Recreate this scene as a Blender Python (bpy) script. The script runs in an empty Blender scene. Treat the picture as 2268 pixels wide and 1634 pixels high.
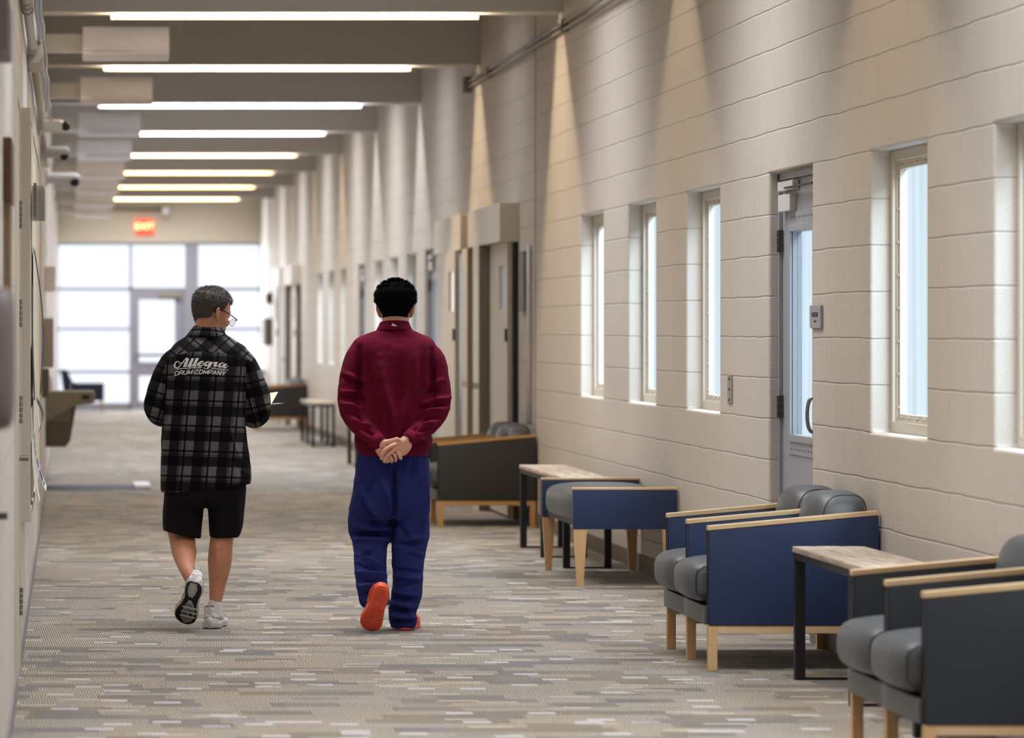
import bpy, bmesh, math, random
import numpy as np
from mathutils import Vector, Matrix, noise, Quaternion
from mathutils.bvhtree import BVHTree
random.seed(7)
C = bpy.context.scene.collection
PI = math.pi
# photograph frame 2268 x 1634: vanishing point, focal length in pixels, eye height
VX, VY, F, EYE = 152.0, 731.0, 9230.0, 1.459
XL, XR = -0.215, 3.48          # corridor side walls
YB, YE = -3.0, 75.6            # wall behind the camera, glazed end wall
ZC = 4.5
def P(px, py, Y):
    return Vector(((px-VX)*Y/F, Y, EYE-(py-VY)*Y/F))
def lin(c):
    return tuple((v/255/12.92 if v/255 <= .04045 else ((v/255+.055)/1.055)**2.4) for v in c)
# ---------------------------------------------------------------- materials
def nn(nt, kind, **kw):
    n = nt.nodes.new(kind)
    for k, v in kw.items():
        setattr(n, k, v)
    return n
def math_n(nt, op, a, b=None, c=None):
    n = nt.nodes.new('ShaderNodeMath'); n.operation = op
    for i, v in enumerate((a, b, c)):
        if v is None: continue
        if isinstance(v, (int, float)): n.inputs[i].default_value = v
        else: nt.links.new(v, n.inputs[i])
    return n.outputs[0]
def mixc(nt, fac, a, b, mode='MIX'):
    n = nt.nodes.new('ShaderNodeMix'); n.data_type = 'RGBA'; n.blend_type = mode
    for sock, v in ((n.inputs['Factor'], fac), (n.inputs['A'], a), (n.inputs['B'], b)):
        pass
    fs = [i for i in n.inputs if i.name == 'Factor' and i.type == 'VALUE'][0]
    As = [i for i in n.inputs if i.name == 'A' and i.type == 'RGBA'][0]
    Bs = [i for i in n.inputs if i.name == 'B' and i.type == 'RGBA'][0]
    for s, v in ((fs, fac), (As, a), (Bs, b)):
        if isinstance(v, (int, float)): s.default_value = v
        elif isinstance(v, tuple): s.default_value = (*v, 1) if len(v) == 3 else v
        else: nt.links.new(v, s)
    return [o for o in n.outputs if o.type == 'RGBA'][0]
def mat(name, col, rough=.6, metal=0., noise_amt=.06, noise_scale=30., bump=0., bump_scale=200., spec=.5, sheen=0., coords='Object', aniso=None, sss=0.):
    m = bpy.data.materials.new(name); m.use_nodes = True
    nt = m.node_tree; b = nt.nodes['Principled BSDF']
    b.inputs['Roughness'].default_value = rough; b.inputs['Metallic'].default_value = metal
    b.inputs['Specular IOR Level'].default_value = spec
    if sheen:
        b.inputs['Sheen Weight'].default_value = sheen; b.inputs['Sheen Roughness'].default_value = .5
    if sss:
        b.inputs['Subsurface Weight'].default_value = sss; b.inputs['Subsurface Radius'].default_value = (.012, .004, .002)
        b.inputs['Subsurface Scale'].default_value = 1.0
    tc = nn(nt, 'ShaderNodeTexCoord'); src = tc.outputs[coords]
    if aniso:
        mp = nn(nt, 'ShaderNodeMapping'); mp.inputs['Scale'].default_value = aniso
        nt.links.new(src, mp.inputs['Vector']); src = mp.outputs[0]
    no = nn(nt, 'ShaderNodeTexNoise'); no.inputs['Scale'].default_value = noise_scale; no.inputs['Detail'].default_value = 4
    nt.links.new(src, no.inputs['Vector'])
    L = lin(col)
    lo = tuple(v*(1-noise_amt*1.6) for v in L); hi = tuple(min(1, v*(1+noise_amt*1.6)) for v in L)
    c = mixc(nt, no.outputs['Fac'], lo, hi)
    nt.links.new(c, b.inputs['Base Color'])
    if bump:
        n2 = nn(nt, 'ShaderNodeTexNoise'); n2.inputs['Scale'].default_value = bump_scale; n2.inputs['Detail'].default_value = 3
        nt.links.new(src, n2.inputs['Vector'])
        bp = nn(nt, 'ShaderNodeBump'); bp.inputs['Strength'].default_value = bump; bp.inputs['Distance'].default_value = .004
        nt.links.new(n2.outputs['Fac'], bp.inputs['Height']); nt.links.new(bp.outputs[0], b.inputs['Normal'])
    return m
def emis(name, col, s):
    m = bpy.data.materials.new(name); m.use_nodes = True
    b = m.node_tree.nodes['Principled BSDF']
    b.inputs['Base Color'].default_value = (*lin(col), 1)
    b.inputs['Emission Color'].default_value = (*lin(col), 1); b.inputs['Emission Strength'].default_value = s
    return m
def block_mat(name, col, along='Y'):
    """painted concrete block: courses 0.2032 m, blocks 0.4064 m in running bond"""
    m = bpy.data.materials.new(name); m.use_nodes = True
    nt = m.node_tree; b = nt.nodes['Principled BSDF']; b.inputs['Roughness'].default_value = .55
    b.inputs['Specular IOR Level'].default_value = .35
    g = nn(nt, 'ShaderNodeNewGeometry'); sp = nn(nt, 'ShaderNodeSeparateXYZ'); nt.links.new(g.outputs['Position'], sp.inputs[0])
    wn = nn(nt, 'ShaderNodeTexNoise'); wn.inputs['Scale'].default_value = 2.3; wn.inputs['Detail'].default_value = 5
    nt.links.new(g.outputs['Position'], wn.inputs['Vector'])
    w = math_n(nt, 'MULTIPLY', math_n(nt, 'SUBTRACT', wn.outputs['Fac'], .5), .02)
    u = math_n(nt, 'ADD', sp.outputs[along], w); z = math_n(nt, 'ADD', sp.outputs['Z'], w)
    zr = math_n(nt, 'DIVIDE', z, .2032); row = math_n(nt, 'FLOOR', zr); zf = math_n(nt, 'FRACT', zr)
    odd = math_n(nt, 'MULTIPLY', math_n(nt, 'MODULO', row, 2.0), .5)
    uf = math_n(nt, 'FRACT', math_n(nt, 'ADD', math_n(nt, 'DIVIDE', u, .4064), math_n(nt, 'ADD', odd, 100.0)))
    dz = math_n(nt, 'MULTIPLY', math_n(nt, 'MINIMUM', zf, math_n(nt, 'SUBTRACT', 1, zf)), .2032)
    du = math_n(nt, 'MULTIPLY', math_n(nt, 'MINIMUM', uf, math_n(nt, 'SUBTRACT', 1, uf)), .4064)
    def groove(d, wd):
        n = nn(nt, 'ShaderNodeMapRange'); n.interpolation_type = 'SMOOTHSTEP'
        n.inputs['From Min'].default_value = .001; n.inputs['From Max'].default_value = wd
        nt.links.new(d, n.inputs['Value']); return n.outputs[0]
    gz = groove(dz, .0062); gu = groove(du, .013)
    gu2 = math_n(nt, 'ADD', math_n(nt, 'MULTIPLY', gu, .35), .65)
    h = math_n(nt, 'MULTIPLY', gz, gu2)
    fine = nn(nt, 'ShaderNodeTexNoise'); fine.inputs['Scale'].default_value = 170; fine.inputs['Detail'].default_value = 3
    nt.links.new(g.outputs['Position'], fine.inputs['Vector'])
    big = nn(nt, 'ShaderNodeTexNoise'); big.inputs['Scale'].default_value = 1.2; big.inputs['Detail'].default_value = 6
    nt.links.new(g.outputs['Position'], big.inputs['Vector'])
    hh = math_n(nt, 'ADD', h, math_n(nt, 'MULTIPLY', fine.outputs['Fac'], .7))
    bp = nn(nt, 'ShaderNodeBump'); bp.inputs['Strength'].default_value = .8; bp.inputs['Distance'].default_value = .005
    nt.links.new(hh, bp.inputs['Height']); nt.links.new(bp.outputs[0], b.inputs['Normal'])
    L = lin(col)
    c0 = mixc(nt, big.outputs['Fac'], tuple(v*.9 for v in L), tuple(v*1.08 for v in L))
    gro = math_n(nt, 'MULTIPLY', math_n(nt, 'SUBTRACT', 1, math_n(nt, 'MULTIPLY', h, 1)), .28)
    c1 = mixc(nt, gro, c0, tuple(v*.45 for v in L))
    nt.links.new(c1, b.inputs['Base Color'])
    return m
def wood_mat(name, col, dark, axis='Y', scale=1.0, contrast=.5):
    m = bpy.data.materials.new(name); m.use_nodes = True
    nt = m.node_tree; b = nt.nodes['Principled BSDF']; b.inputs['Roughness'].default_value = .5
    tc = nn(nt, 'ShaderNodeTexCoord'); mp = nn(nt, 'ShaderNodeMapping')
    s = [60*scale]*3; s['XYZ'.index(axis)] = 3*scale
    mp.inputs['Scale'].default_value = s; nt.links.new(tc.outputs['Object'], mp.inputs['Vector'])
    no = nn(nt, 'ShaderNodeTexNoise'); no.inputs['Scale'].default_value = 1.6; no.inputs['Detail'].default_value = 6; no.inputs['Distortion'].default_value = .6
    nt.links.new(mp.outputs[0], no.inputs['Vector'])
    r = nn(nt, 'ShaderNodeMapRange'); r.inputs['From Min'].default_value = .3; r.inputs['From Max'].default_value = .7
    nt.links.new(no.outputs['Fac'], r.inputs['Value'])
    c = mixc(nt, math_n(nt, 'MULTIPLY', r.outputs[0], contrast), lin(col), lin(dark))
    nt.links.new(c, b.inputs['Base Color'])
    bp = nn(nt, 'ShaderNodeBump'); bp.inputs['Strength'].default_value = .3; bp.inputs['Distance'].default_value = .001
    nt.links.new(no.outputs['Fac'], bp.inputs['Height']); nt.links.new(bp.outputs[0], b.inputs['Normal'])
    return m
def carpet_mat():
    m = bpy.data.materials.new('patterned_carpet'); m.use_nodes = True
    nt = m.node_tree; b = nt.nodes['Principled BSDF']; b.inputs['Roughness'].default_value = .85
    b.inputs['Specular IOR Level'].default_value = .35; b.inputs['Sheen Weight'].default_value = .25
    g = nn(nt, 'ShaderNodeNewGeometry'); sp = nn(nt, 'ShaderNodeSeparateXYZ'); nt.links.new(g.outputs['Position'], sp.inputs[0])
    X, Y = sp.outputs['X'], sp.outputs['Y']
    def cells(w, h, seed, jitter=.5):
        r = math_n(nt, 'FLOOR', math_n(nt, 'DIVIDE', Y, h))
        wn0 = nn(nt, 'ShaderNodeTexWhiteNoise', noise_dimensions='2D'); cv0 = nn(nt, 'ShaderNodeCombineXYZ')
        nt.links.new(r, cv0.inputs[0]); cv0.inputs[1].default_value = seed; nt.links.new(cv0.outputs[0], wn0.inputs['Vector'])
        cx = math_n(nt, 'FLOOR', math_n(nt, 'ADD', math_n(nt, 'DIVIDE', X, w), math_n(nt, 'MULTIPLY', wn0.outputs['Value'], jitter)))
        wn = nn(nt, 'ShaderNodeTexWhiteNoise', noise_dimensions='3D'); cv = nn(nt, 'ShaderNodeCombineXYZ')
        nt.links.new(cx, cv.inputs[0]); nt.links.new(r, cv.inputs[1]); cv.inputs[2].default_value = seed
        nt.links.new(cv.outputs[0], wn.inputs['Vector'])
        return wn.outputs['Value']
    def gt(v, t): return math_n(nt, 'GREATER_THAN', v, t)
    A = cells(.21, .34, 3.1, 7.0); B = cells(.43, .5, 9.7, 5.0)
    base = mixc(nt, A, lin((100, 95, 91)), lin((124, 118, 111)))
    base = mixc(nt, math_n(nt, 'MULTIPLY', gt(B, .55), .5), base, lin((128, 112, 86)))
    base = mixc(nt, math_n(nt, 'MULTIPLY', gt(cells(.33, .27, 21.3, 5.0), .7), .6), base, lin((102, 100, 99)))
    # fine corded weave running along the corridor
    wob = nn(nt, 'ShaderNodeTexNoise'); wob.inputs['Scale'].default_value = 26; nt.links.new(g.outputs['Position'], wob.inputs['Vector'])
    ux = math_n(nt, 'ADD', math_n(nt, 'DIVIDE', X, .0108), math_n(nt, 'MULTIPLY', wob.outputs['Fac'], 1.4))
    yy = math_n(nt, 'MULTIPLY', Y, 3.2)
    st = math_n(nt, 'FRACT', math_n(nt, 'ADD', ux, yy))
    st2 = math_n(nt, 'ABSOLUTE', math_n(nt, 'SUBTRACT', st, .5))
    corded = gt(cells(.27, .17, 5.5, 6.0), .33)
    gapn = math_n(nt, 'MULTIPLY', gt(st2, .30), corded)
    base = mixc(nt, math_n(nt, 'MULTIPLY', gapn, .62), base, lin((216, 204, 184)))
    d2 = math_n(nt, 'MULTIPLY', math_n(nt, 'LESS_THAN', st2, .12), corded)
    base = mixc(nt, math_n(nt, 'MULTIPLY', d2, .75), base, lin((76, 69, 62)))
    # pale short dashes
    D = gt(cells(.105, .09, 14.2, 9.0), .955)
    base = mixc(nt, math_n(nt, 'MULTIPLY', D, .8), base, lin((190, 187, 190)))
    D3 = gt(cells(.16, .06, 33.3, 9.0), .955)
    base = mixc(nt, math_n(nt, 'MULTIPLY', D3, .6), base, lin((190, 180, 164)))
    D2 = gt(cells(.19, .12, 41.9, 9.0), .93)
    base = mixc(nt, math_n(nt, 'MULTIPLY', D2, .5), base, lin((112, 110, 110)))
    fz = nn(nt, 'ShaderNodeTexNoise'); fz.inputs['Scale'].default_value = 330; fz.inputs['Detail'].default_value = 2
    mp = nn(nt, 'ShaderNodeMapping'); mp.inputs['Scale'].default_value = (1, .22, 1)
    nt.links.new(g.outputs['Position'], mp.inputs['Vector']); nt.links.new(mp.outputs[0], fz.inputs['Vector'])
    fzr = nn(nt, 'ShaderNodeMapRange'); fzr.inputs['From Min'].default_value = .3; fzr.inputs['From Max'].default_value = .7
    fzr.inputs['To Min'].default_value = .4; fzr.inputs['To Max'].default_value = 1.5
    nt.links.new(fz.outputs['Fac'], fzr.inputs['Value'])
    cc = nn(nt, 'ShaderNodeCombineXYZ')
    for i in range(3): nt.links.new(fzr.outputs[0], cc.inputs[i])
    base = mixc(nt, 1.0, base, cc.outputs[0], 'MULTIPLY')
    nt.links.new(base, b.inputs['Base Color'])
    bp = nn(nt, 'ShaderNodeBump'); bp.inputs['Strength'].default_value = .5; bp.inputs['Distance'].default_value = .003
    nt.links.new(fz.outputs['Fac'], bp.inputs['Height']); nt.links.new(bp.outputs[0], b.inputs['Normal'])
    return m
M = {}
M['block'] = block_mat('painted_block', (206, 198, 188))
M['block_l'] = block_mat('painted_block_left', (212, 206, 200))
M['blockx'] = block_mat('painted_block_end', (206, 198, 184), 'X')
M['carpet'] = carpet_mat()
M['ceil'] = mat('ceiling_paint', (176, 174, 170), .8, noise_amt=.02, noise_scale=1.5)
M['beam'] = mat('beam_paint', (198, 195, 192), .8, noise_amt=.02, noise_scale=1.5)
M['base_r'] = mat('rubber_base_tan', (112, 98, 84), .55)
M['base_l'] = mat('rubber_base_grey', (140, 136, 138), .55)
M['frame'] = mat('cream_frame_paint', (206, 198, 184), .4, noise_amt=.02)
M['alu'] = mat('grey_door_paint', (150, 154, 162), .38, noise_amt=.03, noise_scale=6)
M['mull'] = mat('mullion_grey', (150, 150, 160), .4, noise_amt=.02)
M['steel'] = mat('brushed_steel', (150, 148, 146), .32, 1., noise_amt=.05)
M['darksteel'] = mat('dark_hinge_steel', (92, 88, 84), .35, 1., noise_amt=.08)
M['black'] = mat('black_powder_coat', (16, 16, 22), .45, noise_amt=.05)
M['blackplastic'] = mat('black_plastic', (18, 19, 24), .3, noise_amt=.03)
M['white'] = mat('white_enamel', (228, 226, 232), .45, noise_amt=.02)
M['whiteplastic'] = mat('white_plastic', (205, 203, 200), .4, noise_amt=.03)
M['conduit'] = mat('painted_conduit', (178, 168, 152), .45, noise_amt=.05)
M['galv'] = mat('galvanised_cable', (150, 152, 160), .35, .9, noise_amt=.1, noise_scale=60)
M['conduit_d'] = mat('dark_conduit', (128, 118, 104), .5, noise_amt=.05)
M['oak'] = wood_mat('oak_trim', (220, 190, 150), (184, 150, 108), 'X', 1.2, .55)
M['oakz'] = wood_mat('oak_leg', (214, 176, 128), (178, 138, 92), 'Z', 1.2, .5)
M['plank'] = wood_mat('weathered_planks', (206, 190, 172), (128, 108, 92), 'Y', .8, .85)
M['vblue'] = mat('blue_vinyl', (32, 49, 84), .42, noise_amt=.05, noise_scale=60, bump=.15, bump_scale=700)
M['vgrey'] = mat('grey_vinyl', (80, 84, 88), .42, noise_amt=.04, noise_scale=60, bump=.15, bump_scale=700)
M['vslate'] = mat('slate_vinyl', (42, 49, 57), .42, noise_amt=.04, noise_scale=60, bump=.15, bump_scale=700)
M['vchar'] = mat('charcoal_vinyl', (44, 42, 40), .5, noise_amt=.05, noise_scale=60, bump=.15, bump_scale=700)
M['vseam'] = mat('vinyl_seam', (26, 30, 38), .6)
M['paper'] = mat('paper_white', (226, 224, 222), .7, noise_amt=.03, noise_scale=20)
M['paperdark'] = mat('paper_black', (34, 34, 38), .6, noise_amt=.1)
M['papercream'] = mat('paper_cream', (214, 206, 188), .7)
M['ink_blue'] = mat('blue_ink', (58, 62, 150), .6)
M['ink_red'] = mat('red_ink', (168, 66, 84), .6)
M['brown'] = mat('stained_wood_plaque', (104, 76, 60), .5, noise_amt=.35, noise_scale=14)
M['khaki'] = mat('khaki_painted_metal', (150, 140, 118), .45, noise_amt=.03)
M['greybox'] = mat('mauve_grey_plastic', (112, 104, 104), .5, noise_amt=.03)
M['navy'] = mat('navy_upholstery', (30, 38, 60), .6)
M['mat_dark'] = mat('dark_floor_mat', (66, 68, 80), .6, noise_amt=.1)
M['foun'] = mat('fountain_grey_beige', (148, 138, 118), .4, noise_amt=.03)
M['foun_d'] = mat('fountain_dark_panel', (108, 98, 82), .5, noise_amt=.03)
def glass_mat(name, tint, gloss=.06, streak=0.):
    m = bpy.data.materials.new(name); m.use_nodes = True
    nt = m.node_tree; nt.nodes.remove(nt.nodes['Principled BSDF']); out = nt.nodes['Material Output']
    t = nn(nt, 'ShaderNodeBsdfTransparent'); gl = nn(nt, 'ShaderNodeBsdfGlossy'); gl.inputs['Roughness'].default_value = .12
    if streak:
        g = nn(nt, 'ShaderNodeNewGeometry'); mp = nn(nt, 'ShaderNodeMapping'); mp.inputs['Scale'].default_value = (9, 9, .5)
        nt.links.new(g.outputs['Position'], mp.inputs['Vector']); no = nn(nt, 'ShaderNodeTexNoise'); no.inputs['Scale'].default_value = 1.2
        no.inputs['Detail'].default_value = 4; nt.links.new(mp.outputs[0], no.inputs['Vector'])
        c = mixc(nt, no.outputs['Fac'], tuple(max(0, v-streak) for v in tint), tuple(min(1, v+streak) for v in tint))
        nt.links.new(c, t.inputs['Color'])
    else: t.inputs['Color'].default_value = (*tint, 1)
    mx = nn(nt, 'ShaderNodeMixShader'); mx.inputs[0].default_value = gloss
    nt.links.new(t.outputs[0], mx.inputs[1]); nt.links.new(gl.outputs[0], mx.inputs[2]); nt.links.new(mx.outputs[0], out.inputs['Surface'])
    return m
M['glass'] = glass_mat('clear_pane', (.97, .98, 1.))
M['frost'] = glass_mat('frosted_pane', (.755, .81, .84), .05, .11)
M['acrylic'] = glass_mat('clear_acrylic', (.80, .80, .80), .25)
# ---------------------------------------------------------------- mesh helpers
def tag(o, label=None, cat=None, group=None, kind=None):
    if label: o['label'] = label
    if cat: o['category'] = cat
    if group: o['group'] = group
    if kind: o['kind'] = kind
    return o
def empty(name, loc):
    o = bpy.data.objects.new(name, None); C.objects.link(o); o.location = loc; o.empty_display_size = .1
    return o
def wloc(o):
    v = Vector((0, 0, 0))
    while o is not None: v = v+o.location; o = o.parent
    return v
def obj(name, src, m, parent=None, smooth=False, origin=None, ang=None):
    """src: bmesh or mesh in world coordinates"""
    if isinstance(src, bmesh.types.BMesh):
        me = bpy.data.meshes.new(name)
        bmesh.ops.recalc_face_normals(src, faces=src.faces[:])
        src.to_mesh(me); src.free()
    else: me = src
    o = bpy.data.objects.new(name, me); C.objects.link(o)
    mats = m if isinstance(m, (list, tuple)) else [m]
    if not me.materials:
        for k in mats: me.materials.append(M[k] if isinstance(k, str) else k)
    base = wloc(parent) if parent else Vector((0, 0, 0))
    org = Vector(origin) if origin is not None else base
    me.transform(Matrix.Translation(-org))
    o.location = org-base
    if parent: o.parent = parent
    if smooth or ang is not None:
        me.polygons.foreach_set('use_smooth', [True]*len(me.polygons))
        if ang is not None: me.set_sharp_from_angle(angle=math.radians(ang))
    me.update()
    return o
def box(bm, x0, y0, z0, x1, y1, z1, bev=0., seg=2, mi=0):
    vs = [bm.verts.new(p) for p in ((x0,y0,z0),(x1,y0,z0),(x1,y1,z0),(x0,y1,z0),(x0,y0,z1),(x1,y0,z1),(x1,y1,z1),(x0,y1,z1))]
    fs = [bm.faces.new([vs[i] for i in q]) for q in ((0,3,2,1),(4,5,6,7),(0,1,5,4),(1,2,6,5),(2,3,7,6),(3,0,4,7))]
    for f in fs: f.material_index = mi
    if bev:
        es = list({e for f in fs for e in f.edges})
        bmesh.ops.bevel(bm, geom=es, offset=bev, segments=seg, profile=.6, affect='EDGES')
    return vs
def BX(*a, **k):
    bm = bmesh.new(); box(bm, *a, **k); return bm
def prism(bm, poly, axis, a0, a1, bev=0., mi=0):
    """poly: 2-D points in the two other axes (cyclic order), extruded on axis"""
    def mk(p, a):
        if axis == 'X': return (a, p[0], p[1])
        if axis == 'Y': return (p[0], a, p[1])
        return (p[0], p[1], a)
    A = [bm.verts.new(mk(p, a0)) for p in poly]; B = [bm.verts.new(mk(p, a1)) for p in poly]
    n = len(poly); fs = [bm.faces.new(A[::-1]), bm.faces.new(B)]
    for i in range(n): fs.append(bm.faces.new((A[i], A[(i+1) % n], B[(i+1) % n], B[i])))
    for f in fs: f.material_index = mi
    if bev:
        es = list({e for f in fs for e in f.edges})
        bmesh.ops.bevel(bm, geom=es, offset=bev, segments=2, profile=.6, affect='EDGES')
def puff(bm, c, s, p=5., n=8, fn=None):
    """rounded, padded box: superquadric of half sizes s about c"""
    t = bmesh.new(); bmesh.ops.create_cube(t, size=2.)
    bmesh.ops.subdivide_edges(t, edges=t.edges[:], cuts=n, use_grid_fill=True)
    mp = {}
    for v in t.verts:
        x, y, z = v.co
        x, y, z = [math.copysign(math.sin(abs(q)*PI/2)**.8, q) if abs(q) < 1 else q for q in (x, y, z)]
        k = (abs(x)**p+abs(y)**p+abs(z)**p)**(1/p)
        q = Vector((x/k, y/k, z/k))
        if fn: q = fn(q)
        mp[v] = bm.verts.new((c[0]+q.x*s[0], c[1]+q.y*s[1], c[2]+q.z*s[2]))
    for f in t.faces: bm.faces.new([mp[v] for v in f.verts])
    t.free()
def frames(pts, ref):
    out = []
    for i, p in enumerate(pts):
        a = pts[max(0, i-1)]; b = pts[min(len(pts)-1, i+1)]
        t = (b-a).normalized()
        r = Vector(ref); u = r-t*r.dot(t)
        if u.length < 1e-4: u = Vector((0, 0, 1))-t*t.z
        u.normalize(); out.append((t, u, t.cross(u)))
    return out
def tube(bm, pts, radii, ref=(1, 0, 0), n=20, cap=True, power=2., mi=0):
    """closed loft of ellipses; radii float or (along ref, across)"""
    pts = [Vector(p) for p in pts]
    R = [(r, r) if isinstance(r, (int, float)) else r for r in radii]
    fr = frames(pts, ref); rings = []
    def ring(p, u, v, ra, rb):
        o = []
        for k in range(n):
            a = 2*PI*k/n; ca, sa = math.cos(a), math.sin(a)
            if power != 2.:
                ca = math.copysign(abs(ca)**(2/power), ca); sa = math.copysign(abs(sa)**(2/power), sa)
            o.append(bm.verts.new(p+u*(ra*ca)+v*(rb*sa)))
        return o
    if cap:
        t, u, v = fr[0]
        for a in (80, 55, 28):
            c, s = math.cos(math.radians(a)), math.sin(math.radians(a)); d = min(R[0])
            rings.append(ring(pts[0]-t*d*s, u, v, R[0][0]*c, R[0][1]*c))
    for p, (t, u, v), (ra, rb) in zip(pts, fr, R): rings.append(ring(p, u, v, ra, rb))
    if cap:
        t, u, v = fr[-1]
        for a in (28, 55, 80):
            c, s = math.cos(math.radians(a)), math.sin(math.radians(a)); d = min(R[-1])
            rings.append(ring(pts[-1]+t*d*s, u, v, R[-1][0]*c, R[-1][1]*c))
    for A, B in zip(rings, rings[1:]):
        for k in range(n):
            f = bm.faces.new((A[k], A[(k+1) % n], B[(k+1) % n], B[k])); f.material_index = mi
    bm.faces.new(rings[0][::-1]).material_index = mi; bm.faces.new(rings[-1]).material_index = mi
def cyl(bm, a, b, r, n=12, r2=None, mi=0):
    a, b = Vector(a), Vector(b)
    ref = (0, 0, 1) if abs((b-a).normalized().z) < .9 else (1, 0, 0)
    tube(bm, [a, b], [r, r if r2 is None else r2], ref, n, cap=False, mi=mi)
def catmull(pts, n):
    pts = [Vector(p) for p in pts]; out = []
    for i in range(len(pts)-1):
        p0 = pts[max(0, i-1)]; p1 = pts[i]; p2 = pts[i+1]; p3 = pts[min(len(pts)-1, i+2)]
        for k in range(n):
            t = k/n
            out.append(.5*((2*p1)+(p2-p0)*t+(2*p0-5*p1+4*p2-p3)*t*t+(3*p1-p0-3*p2+p3)*t**3))
    out.append(pts[-1]); return out
# ================================================================ room shell
def wall_with_holes(name, x0, x1, ylo, yhi, zhi, holes, m):
    """wall slab between x0 (room side) and x1, rectangular openings (y0,y1,z0,z1)"""
    ys = sorted({ylo, yhi, *[h[0] for h in holes], *[h[1] for h in holes]})
    zs = sorted({0., zhi, *[h[2] for h in holes], *[h[3] for h in holes]})
    bm = bmesh.new(); V = {}
    def vv(x, y, z):
        k = (x, round(y, 4), round(z, 4))
        if k not in V: V[k] = bm.verts.new((x, y, z))
        return V[k]
    def solid(i, j):
        if i < 0 or j < 0 or i >= len(ys)-1 or j >= len(zs)-1: return False
        yc, zc = (ys[i]+ys[i+1])/2, (zs[j]+zs[j+1])/2
        return not any(h[0] < yc < h[1] and h[2] < zc < h[3] for h in holes)
    for i in range(len(ys)-1):
        for j in range(len(zs)-1):
            if not solid(i, j): continue
            a, b, c, d = ys[i], ys[i+1], zs[j], zs[j+1]
            for x in (x0, x1): bm.faces.new((vv(x, a, c), vv(x, b, c), vv(x, b, d), vv(x, a, d)))
            if not solid(i-1, j): bm.faces.new((vv(x0, a, c), vv(x1, a, c), vv(x1, a, d), vv(x0, a, d)))
            if not solid(i+1, j): bm.faces.new((vv(x0, b, c), vv(x1, b, c), vv(x1, b, d), vv(x0, b, d)))
            if not solid(i, j-1): bm.faces.new((vv(x0, a, c), vv(x1, a, c), vv(x1, b, c), vv(x0, b, c)))
            if not solid(i, j+1): bm.faces.new((vv(x0, a, d), vv(x1, a, d), vv(x1, b, d), vv(x0, b, d)))
    o = obj(name, bm, m)
    bv = o.modifiers.new('edge', 'BEVEL'); bv.width = .014; bv.segments = 3; bv.limit_method = 'ANGLE'; bv.angle_limit = math.radians(40)
    bv.harden_normals = False
    return tag(o, kind='structure')
ZS, ZT = 1.016, 2.2352         # sill and head of every window: courses 5 and 11
WINS = [(12.02, 13.24), (14.46, 15.68), (16.90, 18.10), (22.27, 23.49), (24.70, 25.92), (27.12, 28.34),  # first window is out of view, added for its light
        (41.7, 42.9), (44.0, 45.2), (46.2, 47.4), (52.2, 53.4), (54.65, 55.85), (57.1, 58.3)]
DOORS = [(19.50, 20.72), (39.5, 40.75), (48.95, 50.1)]
holes = [(a, b, ZS, ZT) for a, b in WINS]+[(a, b, 0., ZT) for a, b in DOORS]
wall_with_holes('wall_right', XR, XR+.15, YB, YE, ZC, holes, 'block')
o = obj('wall_left', BX(XL-.2, YB, 0, XL, YE, ZC), 'block_l'); tag(o, kind='structure')
o = obj('floor', BX(XL-.2, YB-.2, -.1, XR+.22, YE+.3, 0), 'carpet'); tag(o, kind='structure')
o = obj('ceiling', BX(XL-.2, YB-.2, ZC, XR+.22, YE+.3, ZC+.1), 'ceil'); tag(o, kind='structure')
o = obj('wall_back', BX(XL-.2, YB-.2, 0, XR+.22, YB, ZC), 'blockx'); tag(o, kind='structure')
o = obj('wall_end', BX(XL-.2, YE, 3.05, XR+.22, YE+.2, ZC), mat('end_wall_paint', (208, 198, 178), .7, noise_amt=.02)); tag(o, kind='structure')
# baseboards
segs = []; y = YB
for a, b in DOORS+[(YE, YE)]:
    segs.append((y, a)); y = b
bm = bmesh.new()
for a, b in segs: box(bm, XR-.012, a, 0, XR, b, .10)
tag(obj('baseboard_right', bm, 'base_r'), kind='structure')
bm = bmesh.new()
box(bm, XL, YB, 0, XL+.012, 16.5, .10); box(bm, XL, 17.86, 0, XL+.012, YE, .10)
tag(obj('baseboard_left', bm, 'base_l'), kind='structure')
# control joint in the block wall
tag(obj('trim_1', BX(XR-.004, 31.05, .1, XR+.002, 31.07, 4.5), 'conduit_d'), kind='structure')
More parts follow.
